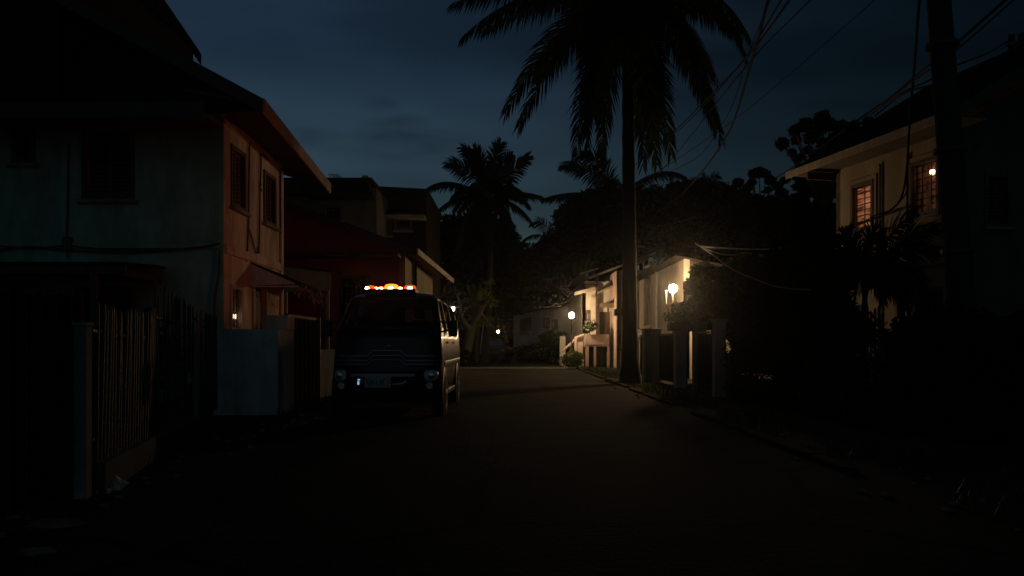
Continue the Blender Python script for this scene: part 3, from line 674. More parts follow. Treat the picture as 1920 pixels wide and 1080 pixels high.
def ring(z):
    w=lin(z,WW); out=[]
    for t in XS: out.append((t*w,Fy(t*w,z)))
    y0=Fy(w,z); y1=Ry(w,z)
    for y in YS: 
        yy=y+ (0 if y>1.5 else 0.18*max(0,(z-1.40))/0.48*(1 if y<1 else 0)) ; out.append((w,min(max(yy,y0+0.02),y1-0.02)))
    for t in XS[::-1]: out.append((t*w,Ry(t*w,z)))
    for y in YS[::-1]:
        yy=y+ (0 if y>1.5 else 0.18*max(0,(z-1.40))/0.48*(1 if y<1 else 0)); out.append((-w,min(max(yy,y0+0.02),y1-0.02)))
    return out
nr=len(ring(1)); b=MB()
for z in ZS: b.v += [V((x+vx,y+vy,z)) for x,y in ring(z)]
def vface(i,k): return (i*nr+k,i*nr+(k+1)%nr,(i+1)*nr+(k+1)%nr,(i+1)*nr+k)
nx=len(XS); ny=len(YS); glass_sets={'windscreen':[], 'side_window':[[] for _ in range(6)],'rear_window':[]}
for i in range(len(ZS)-1):
    for k in range(nr):
        f=vface(i,k); inz = ZS[i]>=1.40 and ZS[i+1]<=1.885; g=None
        if inz:
            if 3<=k<=8: g='w'
            elif nx<=k<nx+ny-1:
                j=k-nx
                if j in (0,1): g=0
                elif j in (3,4): g=1
                elif j in (6,7): g=2
            elif nx+ny+3<=k<=nx+ny+8: g='r'
            elif 2*nx+ny<=k<2*nx+2*ny-1:
                j=k-(2*nx+ny)
                if j in (0,1): g=5
                elif j in (3,4): g=4
                elif j in (6,7): g=3
        if g is None: b.f.append(f)
        elif g=='w': glass_sets['windscreen'].append(f)
        elif g=='r': glass_sets['rear_window'].append(f)
        else: glass_sets['side_window'][g].append(f)
top=(len(ZS)-1)*nr
# roof cap: strips across
for k in range(nx-1): pass
b.f.append(tuple(top+k for k in range(nr)))
b.f.append(tuple(k for k in range(nr))[::-1])
bodyv=list(b.v)
body=b.build('body',M['paint'],van,smooth=True,angle=35)
sm=body.modifiers.new('thick','SOLIDIFY'); sm.thickness=0.03; sm.offset=-1
def glasspart(nm,fs,inset=0.012):
    idx=sorted({i for f in fs for i in f}); mp={i:k for k,i in enumerate(idx)}; c=V((vx,vy+2.35,1.1)); g=MB()
    g.v=[bodyv[i]+(V((c.x,bodyv[i].y,c.z))-bodyv[i]).normalized()*inset for i in idx]; g.f=[tuple(mp[i] for i in f) for f in fs]
    return g.build(nm,M['glass'],van,smooth=True)
ws_=glasspart('windscreen',glass_sets['windscreen'])
for g in glass_sets['side_window']:
    if g: glasspart('side_window',g)
glasspart('rear_window',glass_sets['rear_window'])
def onfront(x,z,d=0.0): return V((vx+x,vy+Fy(x,z)-d,z))
def fbar(pts,h,d,mt,nm,parent=van,t=0.03):
    """bar following the van's front through (x,z) points"""
    P_=[]
    for i in range(len(pts)-1):
        (x0,z0),(x1,z1)=pts[i],pts[i+1]; k=max(2,int(abs(x1-x0)/0.08))
        for j in range(k): P_.append((x0+(x1-x0)*j/k,z0+(z1-z0)*j/k))
    P_.append(pts[-1]); g=MB(); o=0
    for (x,z) in P_:
        g.v += [onfront(x,z-h/2,d),onfront(x,z+h/2,d),onfront(x,z+h/2,d-t),onfront(x,z-h/2,d-t)]
    for i in range(len(P_)-1):
        a=4*i; c=a+4
        g.f += [(a,c,c+1,a+1),(a+1,c+1,c+2,a+2),(a+2,c+2,c+3,a+3),(a+3,c+3,c,a)]
    e=4*(len(P_)-1); g.f += [(0,1,2,3),(e+3,e+2,e+1,e)]
    return g.build(nm,M[mt],parent)
def arch(z,hh): return [(-0.80,z),(-0.28,z),(-0.20,z+hh),(0.22,z+hh),(0.31,z),(0.80,z)]
gr=fbar(arch(0.88,0.09),0.15,0.012,'trim','grille',t=0.02)
fbar(arch(0.955,0.085),0.018,0.03,'greybar','grille_bar',gr); fbar(arch(0.885,0.08),0.016,0.032,'greybar','grille_bar',gr); fbar(arch(0.825,0.07),0.014,0.03,'greybar','grille_bar',gr)
g=MB(); g.ball(onfront(0.03,1.10,0.02),0.05,14,8,(1.3,0.35,0.8)); g.build('badge',M['greybar'],van,smooth=True)
fbar([(-0.83,0.50),(0.83,0.50)],0.22,0.05,'trim','bumper',t=0.06)
bp=bpy.data.objects['bumper']
fbar([(-0.52,0.665),(0.46,0.665)],0.045,0.07,'greybar','bumper_bar',bp)
for sx in (-1,1):
    hx=0.70*sx; g=MB(); 
    pts=[]
    for k in range(20):
        a=2*math.pi*k/20; ex=0.105*math.copysign(abs(math.cos(a))**0.7,math.cos(a)); ez=0.085*math.copysign(abs(math.sin(a))**0.7,math.sin(a)); pts.append((hx+ex,0.655+ez))
    o=[onfront(x,z,0.045) for x,z in pts]; i_=[onfront(hx+(x-hx)*0.7,0.655+(z-0.655)*0.7,0.065) for x,z in pts]; g.v=o+i_+[onfront(hx,0.655,0.072)]+[onfront(x,z,0.0) for x,z in pts]
    for k in range(20):
        k2=(k+1)%20; g.f += [(k,k2,20+k2,20+k),(20+k,20+k2,40),(41+k,41+k2,k2,k)]
    hl=g.build('headlight',M['lens'],van,smooth=True)
    g=MB(); g.lathe(onfront(hx,0.655,0.068),[(0.05,0),(0.045,-0.012),(0.02,-0.02)],16,'y'); g.build('bulb',M['chrome'],hl,smooth=True)
    g=MB(); g.lathe(onfront(hx*0.97,0.50,0.055),[(0.055,0),(0.05,-0.01)],16,'y'); g.build('fog_lamp',M['lens'],van,smooth=True)
    g=MB(); xx=0.845*sx; g.box(vx+xx-0.012,vx+xx+0.012,vy+0.28,vy+0.40,0.60,0.72); g.build('indicator',M['amber'],van)
# number plate with illegible raised marks
g=MB(); g.box(vx-0.295,vx+0.10,vy-0.085,vy-0.065,0.475,0.645); pl=g.build('number_plate',M['plate'],van,bevel=0.004)
g=MB(); rnd=random.Random(3)
for i in range(7):
    x=vx-0.27+i*0.051
    for j in range(3):
        a=rnd.random()
        if a<0.75: g.box(x,x+0.034,vy-0.089,vy-0.0855,0.505+j*0.045,0.515+j*0.045)
    if rnd.random()<0.8: g.box(x,x+0.010,vy-0.0895,vy-0.0855,0.517,0.594)
    if rnd.random()<0.6: g.box(x+0.025,x+0.034,vy-0.0895,vy-0.0855,0.517,0.594)
g.build('plate_marks',M['platec'],pl)
g=MB(); 
g.box(vx-0.405,vx-0.375,vy-0.075,vy-0.055,0.585,0.605); g.box(vx-0.41,vx-0.385,vy-0.075,vy-0.055,0.52,0.57); g.build('parking_lamp',emis('blue_lamp',(0.4,0.55,1.0),0.7),van,label='small bluish white parking lamp left of the number plate')
g=MB(); q=[]
for i in range(9):
    t=i/8; q.append((vx+0.12+0.22*t, 0.53-0.0*t+0.05*t**4, 0.018+0.02*t))
for (x,z,h) in q: g.v += [V((x,vy-0.075,z-h/2)),V((x,vy-0.075,z+h/2)),V((x,vy-0.05,z+h/2)),V((x,vy-0.05,z-h/2))]
for i in range(8):
    a=4*i; c=a+4; g.f += [(a,c,c+1,a+1),(a+1,c+1,c+2,a+2),(a+3,c+3,c,a)]
g.build('chrome_hook',M['chrome'],van)
fbar([(-0.60,1.395),(0.60,1.395)],0.03,0.02,'trim','wiper_cowl')
for x0,x1 in ((-0.5,0.0),(0.05,0.5)):
    g=MB(); g.tube([onfront(x0,1.42,0.03),onfront((x0+x1)/2,1.45,0.05),onfront(x1,1.43,0.03)],0.008,5); g.build('wiper',M['trim'],van)
# mirrors
for sx in (-1,1):
    g=MB(); c=V((vx+sx*1.0,vy+0.52,1.38)); g.tube([V((vx+sx*0.80,vy+0.55,1.33)),c],0.015,6); g.tube([V((vx+sx*0.78,vy+0.55,1.50)),c+V((0,0,.1))],0.012,6); mi=g.build('mirror_arm',M['trim'],van)
    g=MB(); g.box(c.x-0.075,c.x+0.075,c.y-0.04,c.y+0.03,c.z-0.12,c.z+0.14); g.build('mirror',M['trim'],mi,bevel=0.03)
# doors seams, handles, mouldings on sides
for sx in (-1,1):
    for (a,bb) in ((0.62,1.62),(1.66,2.96)):
        g=MB()
        for z0_,z1_ in zip(ZS[1:-6],ZS[2:-5]):
            for y in (a,bb): 
                g.add([V((vx+sx*(lin(z0_,WW)+0.002),vy+y,z0_)),V((vx+sx*(lin(z0_,WW)+0.002),vy+y+0.012,z0_)),V((vx+sx*(lin(z1_,WW)+0.002),vy+y+0.012,z1_)),V((vx+sx*(lin(z1_,WW)+0.002),vy+y,z1_))],[(0,1,2,3)])
        dr_=g.build('door_seam',M['trim'],van)
        g=MB(); g.box(vx+sx*0.845-0.02,vx+sx*0.845+0.02,vy+bb-0.28,vy+bb-0.13,1.15,1.185); g.build('handle',M['chrome'],van,bevel=0.008)
    g=MB(); g.box(vx+sx*0.847-0.012,vx+sx*0.847+0.012,vy+0.75,vy+4.4,0.80,0.86); g.build('side_moulding',M['greybar'],van,bevel=0.01)
    g=MB(); g.box(vx+sx*0.83-0.02,vx+sx*0.83+0.02,vy+1.3,vy+3.2,0.28,0.36); g.build('side_step',M['chrome'],van,bevel=0.01)
# wheels with arches
for sx in (-1,1):
    for y in (0.62,3.55):
        g=MB(); g.lathe((vx+sx*0.862,vy+y,0.36),[(0.40,-0.02 if sx>0 else 0.02),(0.41,0.0),(0.38,0.012*sx),(0.35,0.012*sx)],28,'x'); g.build('wheel_arch',M['trim'],van,smooth=True)
        g=MB(); g.lathe((vx+sx*0.78,vy+y,0.325),[(0.20,-0.11),(0.30,-0.11),(0.325,-0.08),(0.328,0.08),(0.30,0.108),(0.20,0.11)],32,'x'); wh=g.build('wheel',M['tyre'],van,smooth=True)
        g=MB(); g.lathe((vx+sx*0.895,vy+y,0.325),[(0.195,-0.02*sx),(0.19,0.0),(0.12,-0.02*sx),(0.06,0.01*sx)],24,'x'); g.build('rim',M['rim'],wh,smooth=True)
g=MB(); g.box(vx-0.62,vx+0.62,vy+0.35,vy+0.9,0.20,0.33); g.box(vx-0.3,vx+0.3,vy+1.0,vy+3.8,0.22,0.32); g.build('chassis',M['trim'],van)
# seats, dash, wheel
for x in (-0.38,0.02,0.40):
    g=MB(); g.box(vx+x-0.2,vx+x+0.2,vy+1.15,vy+1.30,0.8,1.52); st=g.build('seat',M['seat'],van,bevel=0.04)
    if x!=-0.38: g=MB(); g.box(vx+x-0.085,vx+x+0.085,vy+1.13,vy+1.22,1.56,1.74); g.build('headrest',M['post'],st,bevel=0.03)
for y in (2.2,3.2):
    g=MB(); g.box(vx-0.65,vx+0.62,vy+y,vy+y+0.14,0.7,1.45); g.build('bench_seat',M['seat'],van,bevel=0.04)
g=MB(); g.box(vx-0.70,vx+0.70,vy+0.36,vy+0.75,1.0,1.36); g.build('dashboard',M['trim'],van,bevel=0.04)
# light bar
lb=thing('light_bar','emergency light bar glowing red and amber on the van roof','light bar',(vx-0.04,vy+1.0,2.0))
vx0=vx; vx=vx-0.07
ZT=2.035; yb=vy+0.98
g=MB(); g.box(vx-0.41,vx+0.44,yb-0.22,yb+0.16,1.985,2.043); lbb=g.build('base',M['trim'],lb,bevel=0.01)
for x,w,h,c,s in ((-0.315,0.075,0.06,(1.0,0.10,0.02),1.0),(-0.15,0.05,0.045,(1.0,0.09,0.02),0.9),(0.02,0.12,0.085,(1.0,0.30,0.02),1.8),(0.165,0.05,0.04,(1.0,0.12,0.02),0.9),(0.33,0.10,0.07,(1.0,0.07,0.04),0.8)):
    g=MB()
    prof=[(w,0),(w*0.98,h*0.5),(w*0.8,h*0.85),(w*0.4,h),(0.01,h*1.02)]
    g.lathe((vx+x,yb,ZT+0.012),prof,16); dm=g.build('dome',emis('beacon',c,s*1.0,base=(0.4,0.03,0.02)),lbb,smooth=True)
    g=MB(); g.ball((vx+x+(0.01 if x>-0.3 else -0.055),yb-w-(0.012 if x>-0.3 else -0.012),ZT+0.022),0.020 if w<0.1 else 0.028,10,6,(1.5,0.6,0.8)); g.build('bulb',emis('beacon_core',(1.0,0.40,0.17) if x<-0.3 else (1.0,0.30,0.10),760 if x<-0.3 else 110),lb,smooth=True)

for x in (-0.25,0.25):
    g=MB(); g.ball((vx+x,yb+0.135,ZT+0.03),0.022,10,6,(1.5,0.6,0.8)); g.build('bulb',emis('rear_beacon',(1.0,0.10,0.05),700),lb,smooth=True)
vx=vx0
# ================================================================== CENTRE: LEANING TREE, POSTS, CAR, LAMPS
lt=thing('leaning_tree','bare forked tree leaning right, its trunk lit, beyond the parked van','tree',(-2.55,43,0))
D=43
def Q(px,py,d=0): return P(px,py,D+d)
b=MB(); b.tube(smoothpts([V((-2.6,43,-0.1)),Q(874,660),Q(880,632),Q(884,612)],4),[0.46,0.38,0.33,0.31,0.30,0.29,0.28,0.27,0.27,0.27,0.27,0.26,0.24],12)
b.tube(smoothpts([Q(884,615),Q(893,600),Q(905,578),Q(914,560),Q(918,535,1),Q(921,505,1)],4),[0.19-0.0082*i for i in range(21)],9)
b.tube(smoothpts([Q(882,618),Q(868,600,-1),Q(862,580,-1),Q(858,550,-2)],4),[0.15-0.0095*i for i in range(13)],8)
br=[[(905,578),(890,572),(870,577),(845,570)],[(905,575),(880,565),(850,566)],[(868,600),(884,598),(892,588)],[(866,592),(874,578),(890,568)],[(914,562),(925,560),(938,567)],[(862,580),(850,590),(840,585)],[(863,575),(872,560),(890,562),(905,556)],[(912,566),(898,556),(902,545)],[(868,600),(850,604),(838,598)]]
for i,s in enumerate(br): b.tube(smoothpts([Q(x,y,-0.5+0.3*(i%4)) for x,y in s],4),[0.038-0.0018*j for j in range((len(s)-1)*4+1)],5)
b.build('trunk',M['bark'],lt,smooth=True)
cr=MB(); bl=[(908,548,0.45),(918,530,0.35),(912,600,0.42),(905,606,0.4),(920,565,0.4),(928,570,0.3),(900,558,0.3)]
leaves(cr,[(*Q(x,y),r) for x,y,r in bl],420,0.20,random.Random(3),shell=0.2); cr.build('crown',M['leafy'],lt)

p=P(906,636,52); b=MB(); x=p.x; b.tube([V((x-0.1,52,0)),V((x-0.05,52,1.0)),V((x+0.1,52,2.45))],0.13,8); solo(b,'white_post',M['white'],'leaning white post between the forked tree and the far parked car','post')
b=MB(); x=(1055-HX)/F*42; b.box(x-0.15,x+0.15,42,42.3,0,1.55); solo(b,'stone_gatepost',M['white'],'short pale gatepost left of the globe lamp','post',bevel=0.02)
# far parked car
cx,cy=-1.30,60; car=thing('parked_car','dark bluish car parked facing the camera at the far end of the lane','car',(cx,cy,0))
cw=[(0.25,0.80),(0.5,0.88),(0.85,0.86),(1.0,0.78),(1.38,0.62),(1.44,0.5)]; cfn=[(0.25,0.1),(0.5,0.0),(0.8,0.08),(0.92,0.75),(1.0,1.05),(1.38,1.7),(1.44,2.0)]; crn=[(0.25,0.1),(0.5,0),(0.9,0.1),(1.0,0.3),(1.38,0.9),(1.44,1.2)]
g=MB(); zs=[0.25,0.35,0.5,0.65,0.8,0.88,0.92,1.0,1.15,1.3,1.38,1.44]; xs=[-1,-0.97,-0.85,-0.4,0,0.4,0.85,0.97,1]
for z in zs:
    w=lin(z,cw); f0=lin(z,cfn); r0_=4.3-lin(z,crn)
    rg=[(t*w,f0+0.12*t**4) for t in xs]+[(t*w,r0_-0.12*t**4) for t in xs[::-1]]
    g.v += [V((cx+x,cy+y,z)) for x,y in rg]
m_=len(xs)*2
for i in range(len(zs)-1):
    for k in range(m_): g.f.append((i*m_+k,i*m_+(k+1)%m_,(i+1)*m_+(k+1)%m_,(i+1)*m_+k))
g.f.append(tuple((len(zs)-1)*m_+k for k in range(m_))); g.f.append(tuple(range(m_))[::-1]); g.build('body',M['bluecar'],car,smooth=True,angle=35)
g=MB(); 
g.add([(cx-0.66,cy+0.98,1.02),(cx+0.66,cy+0.98,1.02),(cx+0.54,cy+1.58,1.35),(cx-0.54,cy+1.58,1.35)],[(0,1,2,3)]); g.build('windscreen',mat('sky_glass',(0.30,0.40,0.52),0.15,0.2,2),car)
for sx in (-1,1):
    g=MB(); g.box(cx+sx*0.62-0.14,cx+sx*0.62+0.14,cy-0.02,cy+0.1,0.6,0.74); g.build('headlight',M['lens'],car,bevel=0.03)
    for y in (0.8,3.4): g=MB(); g.lathe((cx+sx*0.78,cy+y,0.31),[(0.2,-0.1),(0.31,-0.08),(0.31,0.08),(0.2,0.1)],20,'x'); g.build('wheel',M['tyre'],car,smooth=True)
g=MB(); g.box(cx-0.86,cx+0.86,cy-0.05,cy+0.02,0.32,0.50); g.build('bumper',M['trim'],car,bevel=0.02)
g=MB(); g.box(cx-0.4,cx+0.4,cy-0.02,cy+0.03,0.56,0.70); g.build('grille',M['trim'],car)

# lamps (lit)
WARM=(1.0,0.64,0.33)
EL=emis('lamp_glow',WARM,500)
def post_lamp(name,label,x,y,h,r,em):
    t=thing(name,label,'street lamp',(x,y,0))
    b=MB(); b.lathe((x,y,0),[(0.09,0),(0.07,0.1),(0.035,0.25),(0.03,h-0.25),(0.05,h-0.2),(0.07,h-0.14)],12); b.build('pole',M['iron'],t,smooth=True)
    MB().ball((x,y,h),r,16,12).build('globe',em,t,smooth=True); return t
post_lamp('globe_lamp','lit globe lamp on a slim pole in front of the porch house',(1072-HX)/F*38.2,38.2,HZ+(HY-591)/F*38.2,0.13,EL)
E2=emis('lamp_glow_small',WARM,90)
post_lamp('garden_lamp','tiny lit lamp behind the roof of the far parked car',(934-HX)/F*70,70,HZ+(HY-622)/F*70,0.10,E2)
b=thing('hidden_street_lamp','lit bracket lamp behind the van, seen as light on the forked tree','street lamp',(-2.75,33,0))
m2=MB(); m2.lathe((-2.75,33,0),[(0.06,0),(0.045,0.3),(0.04,2.75)],10); m2.tube([V((-2.75,33,2.7)),V((-2.6,33,2.8)),V((-2.50,33,2.72))],0.02,6); m2.build('pole',M['iron'],b)
MB().lathe((-2.50,33,2.66),[(0.34,0.0),(0.33,0.03),(0.12,0.12),(0.05,0.16)],16).build('shade',M['iron'],b,smooth=True)  # shade added to keep this lamp's light off the house walls above
MB().ball((-2.50,33,2.60),0.11,14,10).build('globe',emis('lamp_glow_hidden',(1.0,0.70,0.38),150),b,smooth=True)
b['label']='lit bracket lamp standing behind the van beside the gabled house'; b.name='bracket_lamp'

# ================================================================== FAR LOW BUILDING
h5=thing('low_white_house','long low pale house at the end of the lane, behind the globe lamp','house',(3,58,0))
A=(P(963,600,66).x,66); B5=(P(1105,600,46).x,46)
w=Wall(A,B5,0,3.55); a=w.win(976,996,598,622); c=w.win(1020,1030,598,615); d_=w.win(1035,1046,600,616)
b=MB(); w.mesh(b); Wall((A[0]+6,A[1]+2),A,0,3.55).mesh(b); b.build('wall',M['white'],h5)
for q in (a,c,d_): window(w,q,h5,'bars')
b=MB(); n5=w.n; e0=w.A+n5*0.35-w.u*0.4+V((0,0,3.55)); e1=w.B+n5*0.35+V((0,0,3.72)); b.quadslab(e0,e1,e1-n5*6+V((0,0,1.0)),e0-n5*6+V((0,0,1.0)),0.08); b.build('roof',M['roof'],h5)

# ================================================================== PORCH HOUSE (D 38-50)
h6=thing('porch_house','small white house with a raised planted porch and ragged stacked eaves','house',(4.5,41,0))
D=40; xw=P(1092,600,D).x
w=Wall((xw,50),(xw,D),0,4.3); w2_=Wall((xw,D),(6.9,D),0,4.3); q=w2_.win(1100,1107,583,600)
dd0=w2_.win(1124,1144,585,660); b=MB(); w.mesh(b); w2_.mesh(b); b.build('wall',M['white'],h6)
window(w2_,q,h6,'cross',trim=0.05)
b=MB(); u0,u1,z0,z1=dd0; b.obox(w2_.A-w2_.n*0.1,w2_.u,w2_.n,u0,z0,u1-u0,0.03,z1-z0); b.build('door',M['door'],h6)
b=MB(); b.box(P(1118,0,39.7).x,P(1122,0,39.7).x,39.7,39.97,0.1,HZ+(HY-515)/F*39.7); b.box(P(1139,0,39.2).x,P(1142,0,39.2).x,39.2,39.28,0.1,HZ+(HY-575)/F*39.2)
b.build('porch_post',M['wood'],h6)
# white bright pier
b=MB(); b.box(P(1108,0,39.85).x,P(1117,0,39.85).x,39.85,39.99,1.2,HZ+(HY-556)/F*39.85); b.build('pier',M['white'],h6)
# stacked eaves
def eave(pts,Da,Db,t,m,nm,par,fas=None):
    (x0,y0),(x1,y1)=pts; a=P(x0,y0,Da); c=P(x1,y1,Da); bb=V((a.x,Db,a.z)); dd=V((c.x,Db,c.z))
    b=MB(); b.quadslab(a,c,dd,bb,t); r=b.build(nm,M[m],par)
    if fas:
        g=MB(); z=V((0,0,-fas)); y=V((0,-0.03,0)); u=V((0,0,0.01)); g.add([a+u,c+u,c+z,a+z,a+y+u,c+y+u,c+z+y,a+z+y],[(0,1,2,3),(7,6,5,4),(0,4,5,1),(1,5,6,2),(2,6,7,3),(3,7,4,0)]); g.build('fascia',M['fasciaw'],r)
    return r
eave([(1077,548),(1116,538)],39.2,50,0.08,'roof','roof',h6,0.16)
eave([(1086,513),(1122,502)],40.6,50,0.06,'roof','roof',h6,0.07)
eave([(1100,532),(1133,529)],39.5,46,0.05,'roof','roof',h6,0.05)
eave([(1120,548),(1150,534)],38.9,44,0.05,'roof','roof',h6,0.10)
eave([(1124,574),(1158,556)],38.5,42,0.05,'roof','roof',h6,0.04)
eave([(1104,520),(1230,472)],39.8,48,0.10,'roof','roof',h6,0.10)
b=MB(); x=P(1101,0,40.8).x; b.box(x-0.06,x+0.06,40.8,40.9,HZ+(HY-532)/F*40.8,HZ+(HY-511)/F*40.8); b.build('vent_pipe',M['irong'],h6)
b=MB(); b.box(P(1124,0,38.55).x,P(1156,0,38.55).x,38.45,38.49,HZ+(HY-577)/F*38.5,HZ+(HY-568)/F*38.5); b.build('valance',M['woodl'],h6)
# raised porch
D=38.6; x0=P(1097,0,D).x; x1=P(1142,0,D).x; zt=HZ+(HY-627)/F*D; zm=HZ+(HY-646)/F*D
b=MB(); b.box(x0,x1,D,D+0.14,zm,zt); b.box(x0,x0+0.12,D+0.141,39.9,zm,zt); b.box(x0,x1,D+0.05,39.9,zm-0.1,zm-0.004); b.build('porch_parapet',M['pink'],h6)
b=MB(); 
for (pa,pb) in ((1098,1104),(1114,1118),(1139,1143)): b.box(P(pa,0,D).x,P(pb,0,D).x,D+0.02,D+0.2,0,zm-0.101)
b.build('porch_pier',M['pink'],h6)
b=MB(); b.box(x0,x1,D+1.2,D+1.3,0,zm-0.11); b.build('under_wall',M['stucco_dark'],h6)
b=MB(); 
for i in range(5): b.box(x0-0.95+i*0.19,x0-0.95+(i+1)*0.19-0.002,D+0.6,D+1.5,0,0.22*(i+1))
b.build('steps',M['conc'],h6)
b=MB(); b.box(x0-1.0,x0-0.02,D+0.4,D+0.58,0,0.45); b.tube([V((x0-1.1,D+0.45,0.75)),V((x0-.55,D+.45,1.25)),V((x0-0.4,D+0.45,1.45)),V((x0-0.02,D+0.45,1.6))],0.06,6)
b.box(P(1078,0,D).x,P(1083,0,D).x,D+0.3,D+0.5,0,1.5); b.box(P(1084,0,D).x,P(1094,0,D).x,D+0.32,D+0.45,0.65,1.25); b.build('stair_wall',M['pink'],h6)
tree('porch_plant','round leafy pot plant standing on the porch parapet','plant',(P(1106,0,38.67).x,38.67,zt),[(P(1103,615,38.67).x,38.67,P(1103,615,38.67).z,0.3),(P(1110,610,38.67).x,38.75,P(1110,610,38.67).z,0.3)],420,0.13,'leaf',0.02,seed=21,corek=0.0,trunkz=zt+0.1)
# side annex right of the porch
D=37.4; xa=P(1157,0,D).x; w=Wall((xa,42),(xa,D),0,4.6); w7=Wall((xa,D),(P(1210,0,D).x,D),0,4.6); hh=w7.win(1161,1166,655,690); b=MB(); w.mesh(b); w7.mesh(b); b.build('annex_wall',M['pink'],h6); window(w7,hh,h6,'bars',trim=0.03,sill=False)
b=MB(); b.box(P(1155,0,D).x-0.12,P(1166,0,D).x,D-0.35,D-0.02,HZ+(HY-592)/F*D,HZ+(HY-580)/F*D); b.box(P(1158,0,D).x,P(1160,0,D).x,D-0.06,D-0.02,0,4.2); b.build('meter_box',M['stucco_dark'],h6)

# shrubs in front of the porch
def shrub(label,px,D,h,r,m='leaf',n=700,size=0.13,seed=1,name='shrub',group=None,k=3,corek=0.55):
    rnd=random.Random(seed); x=(px-HX)/F*D; bl=[(x+rnd.uniform(-r*.5,r*.5),D+rnd.uniform(-r*.5,r*.5),h-r*0.75-rnd.random()*max(0.05,h-r*1.4)*(i/k),r*rnd.uniform(0.7,1.0)) for i in range(k)]
    return tree(name,label,'shrub',(x,D,0),bl,n,size,m,0.04,group,seed=seed,corek=corek)
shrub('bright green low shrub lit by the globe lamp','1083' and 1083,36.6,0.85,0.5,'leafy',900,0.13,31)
shrub('low dark shrub at the foot of the globe lamp pole',1066,37.9,0.6,0.35,'leaf',500,0.12,32)
shrub('tall rounded bush against the low white house',1032,46,2.1,0.9,'leaf',1600,0.18,33,k=5)
shrub('broad bush left of the pale gatepost',1048,44,1.3,0.8,'leafd',1000,0.18,34,k=4)
shrub('dark bush under the barred window of the low white house',1005,50,1.2,0.9,'leafd',900,0.2,35,k=4)
shrub('small bush right of the far parked car',985,56,1.1,0.8,'leafd',800,0.2,36,k=4)
shrub('dark bush at the base of the forked tree',862,42,0.9,0.8,'leafd',900,0.18,37,k=4)

# ================================================================== LAMP HOUSE on the right (D 25-37)
h7=thing('lamp_house','cream house with slatted shutters and a bracket lamp, right of the tall palm','house',(7,30,0))
X7=5.62
w=Wall((X7,36.2),(X7,26.0),0,3.92); s_=w.win(1208,1220,500,612); s2_=w.win(1186,1198,520,612)
b=MB(); w.mesh(b); wfr=Wall((X7,26.0),(8.9,26.0),0,3.2); wq=wfr.win(1340,1390,540,590); wfr.mesh(b); b.build('wall',M['stucco'],h7)
window(w,s_,h7,'louvre',fm=M['woodl']); window(w,s2_,h7,'louvre'); window(wfr,wq,h7,'bars')
b=MB(); corr_sheet(b,(5.30,25.75,4.02),(5.30,37,4.02),(9.4,37,3.2),(9.4,25.75,3.2)); r=b.build('roof',M['roof'],h7)
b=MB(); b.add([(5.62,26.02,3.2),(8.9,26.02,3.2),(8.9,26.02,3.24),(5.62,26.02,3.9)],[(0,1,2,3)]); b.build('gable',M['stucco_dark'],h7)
b=MB(); b.tube([V((X7-0.08,30.6,0)),V((X7-0.08,30.6,3.9))],0.05,8); b.build('downpipe',M['irong'],h7)
lx,ly=(1262-HX)/F*24.85,24.85; lz=HZ+(HY-541)/F*24.85
wl=thing('wall_lamp','large bright bulb lamp on an L-shaped bracket over the garden wall','wall lamp',(lx,ly,lz-0.5))
b=MB(); b.tube([V((lx-0.22,ly,lz-0.05)),V((lx-0.22,ly,lz-0.50))],0.022,6); b.box(lx-0.24,lx+0.24,ly-0.05,ly+0.05,lz-0.51,lz-0.47); b.box(lx+0.20,X7+0.25,ly-0.02,ly+0.02,lz-0.505,lz-0.475); b.box(X7+0.21,X7+0.25,ly+0.021,25.99,lz-0.505,lz-0.475); b.tube([V((lx,ly,lz-0.47)),V((lx,ly,lz-0.12))],0.012,8); b.build('bracket',M['woodl'],wl); 
MB().ball((lx,ly,lz),0.125,18,12).build('bulb',emis('wall_lamp_glow',WARM,760),wl,smooth=True)

# garden wall on the right with pillars and gates
def pillar(label,px,D,w,h,m='pink'):
    x=(px-HX)/F*D; b=MB().box(x-w/2,x+w/2,D,D+w,0,h).box(x-w/2-0.03,x+w/2+0.03,D-0.03,D+w+0.03,h+0.001,h+0.06)
    return solo(b,'gate_pillar',M[m],label,'pillar','gate pillars along the right side',bevel=0.008)
pillar('pinkish pillar nearest the camera, left edge of the dark hedge',1351,17,0.24,1.62,'pink')
pillar('grey pillar right of the flower planter, lit from above',1314,19.6,0.30,1.63,'conc')
pillar('pillar that carries the flower planter',1277,20.6,0.28,1.42,'pink')
pillar('pale pillar at the foot of the slatted shutters',1224,24.2,0.5,1.55,'conc')
pillar('pillar just right of the tall palm trunk',1205,27.5,0.45,1.58,'conc')
b=MB(); b.box(4.66,4.80,17.25,19.5,0,0.95)
solo(MB().box(4.45,4.80,17.3,17.42,0,0.75).box(4.66,4.80,17.43,19.5,0,0.95),'garden_wall_stub',M['conc'],'low stained wall stub right behind the nearest pinkish pillar','wall')
for lab,y0_,y1_,x in (('dark sheet gate between the nearest pillar and the grey pillar',17.4,19.5,4.55),('dark gate left of the planter pillar',21.0,24.1,4.45),('dark gate in the shade of the tall palm trunk',24.9,27.4,4.42)):
    t=thing('sheet_gate',lab,'gate',(x,(y0_+y1_)/2,0),'dark gates along the right side'); b=MB(); n=int((y1_-y0_)/0.13)
    for i in range(n): b.box(x-0.02+0.01*(i%2),x+0.0+0.01*(i%2),y0_+i*0.13,y0_+i*0.13+0.126,0.08,1.38)
    b.build('panel',M['sheet'],t); b=MB(); b.box(x-0.03,x+0.02,y0_,y1_,1.385,1.44); b.box(x+0.012,x+0.03,y0_,y1_,0.5,0.55); b.build('frame',M['iron'],t)
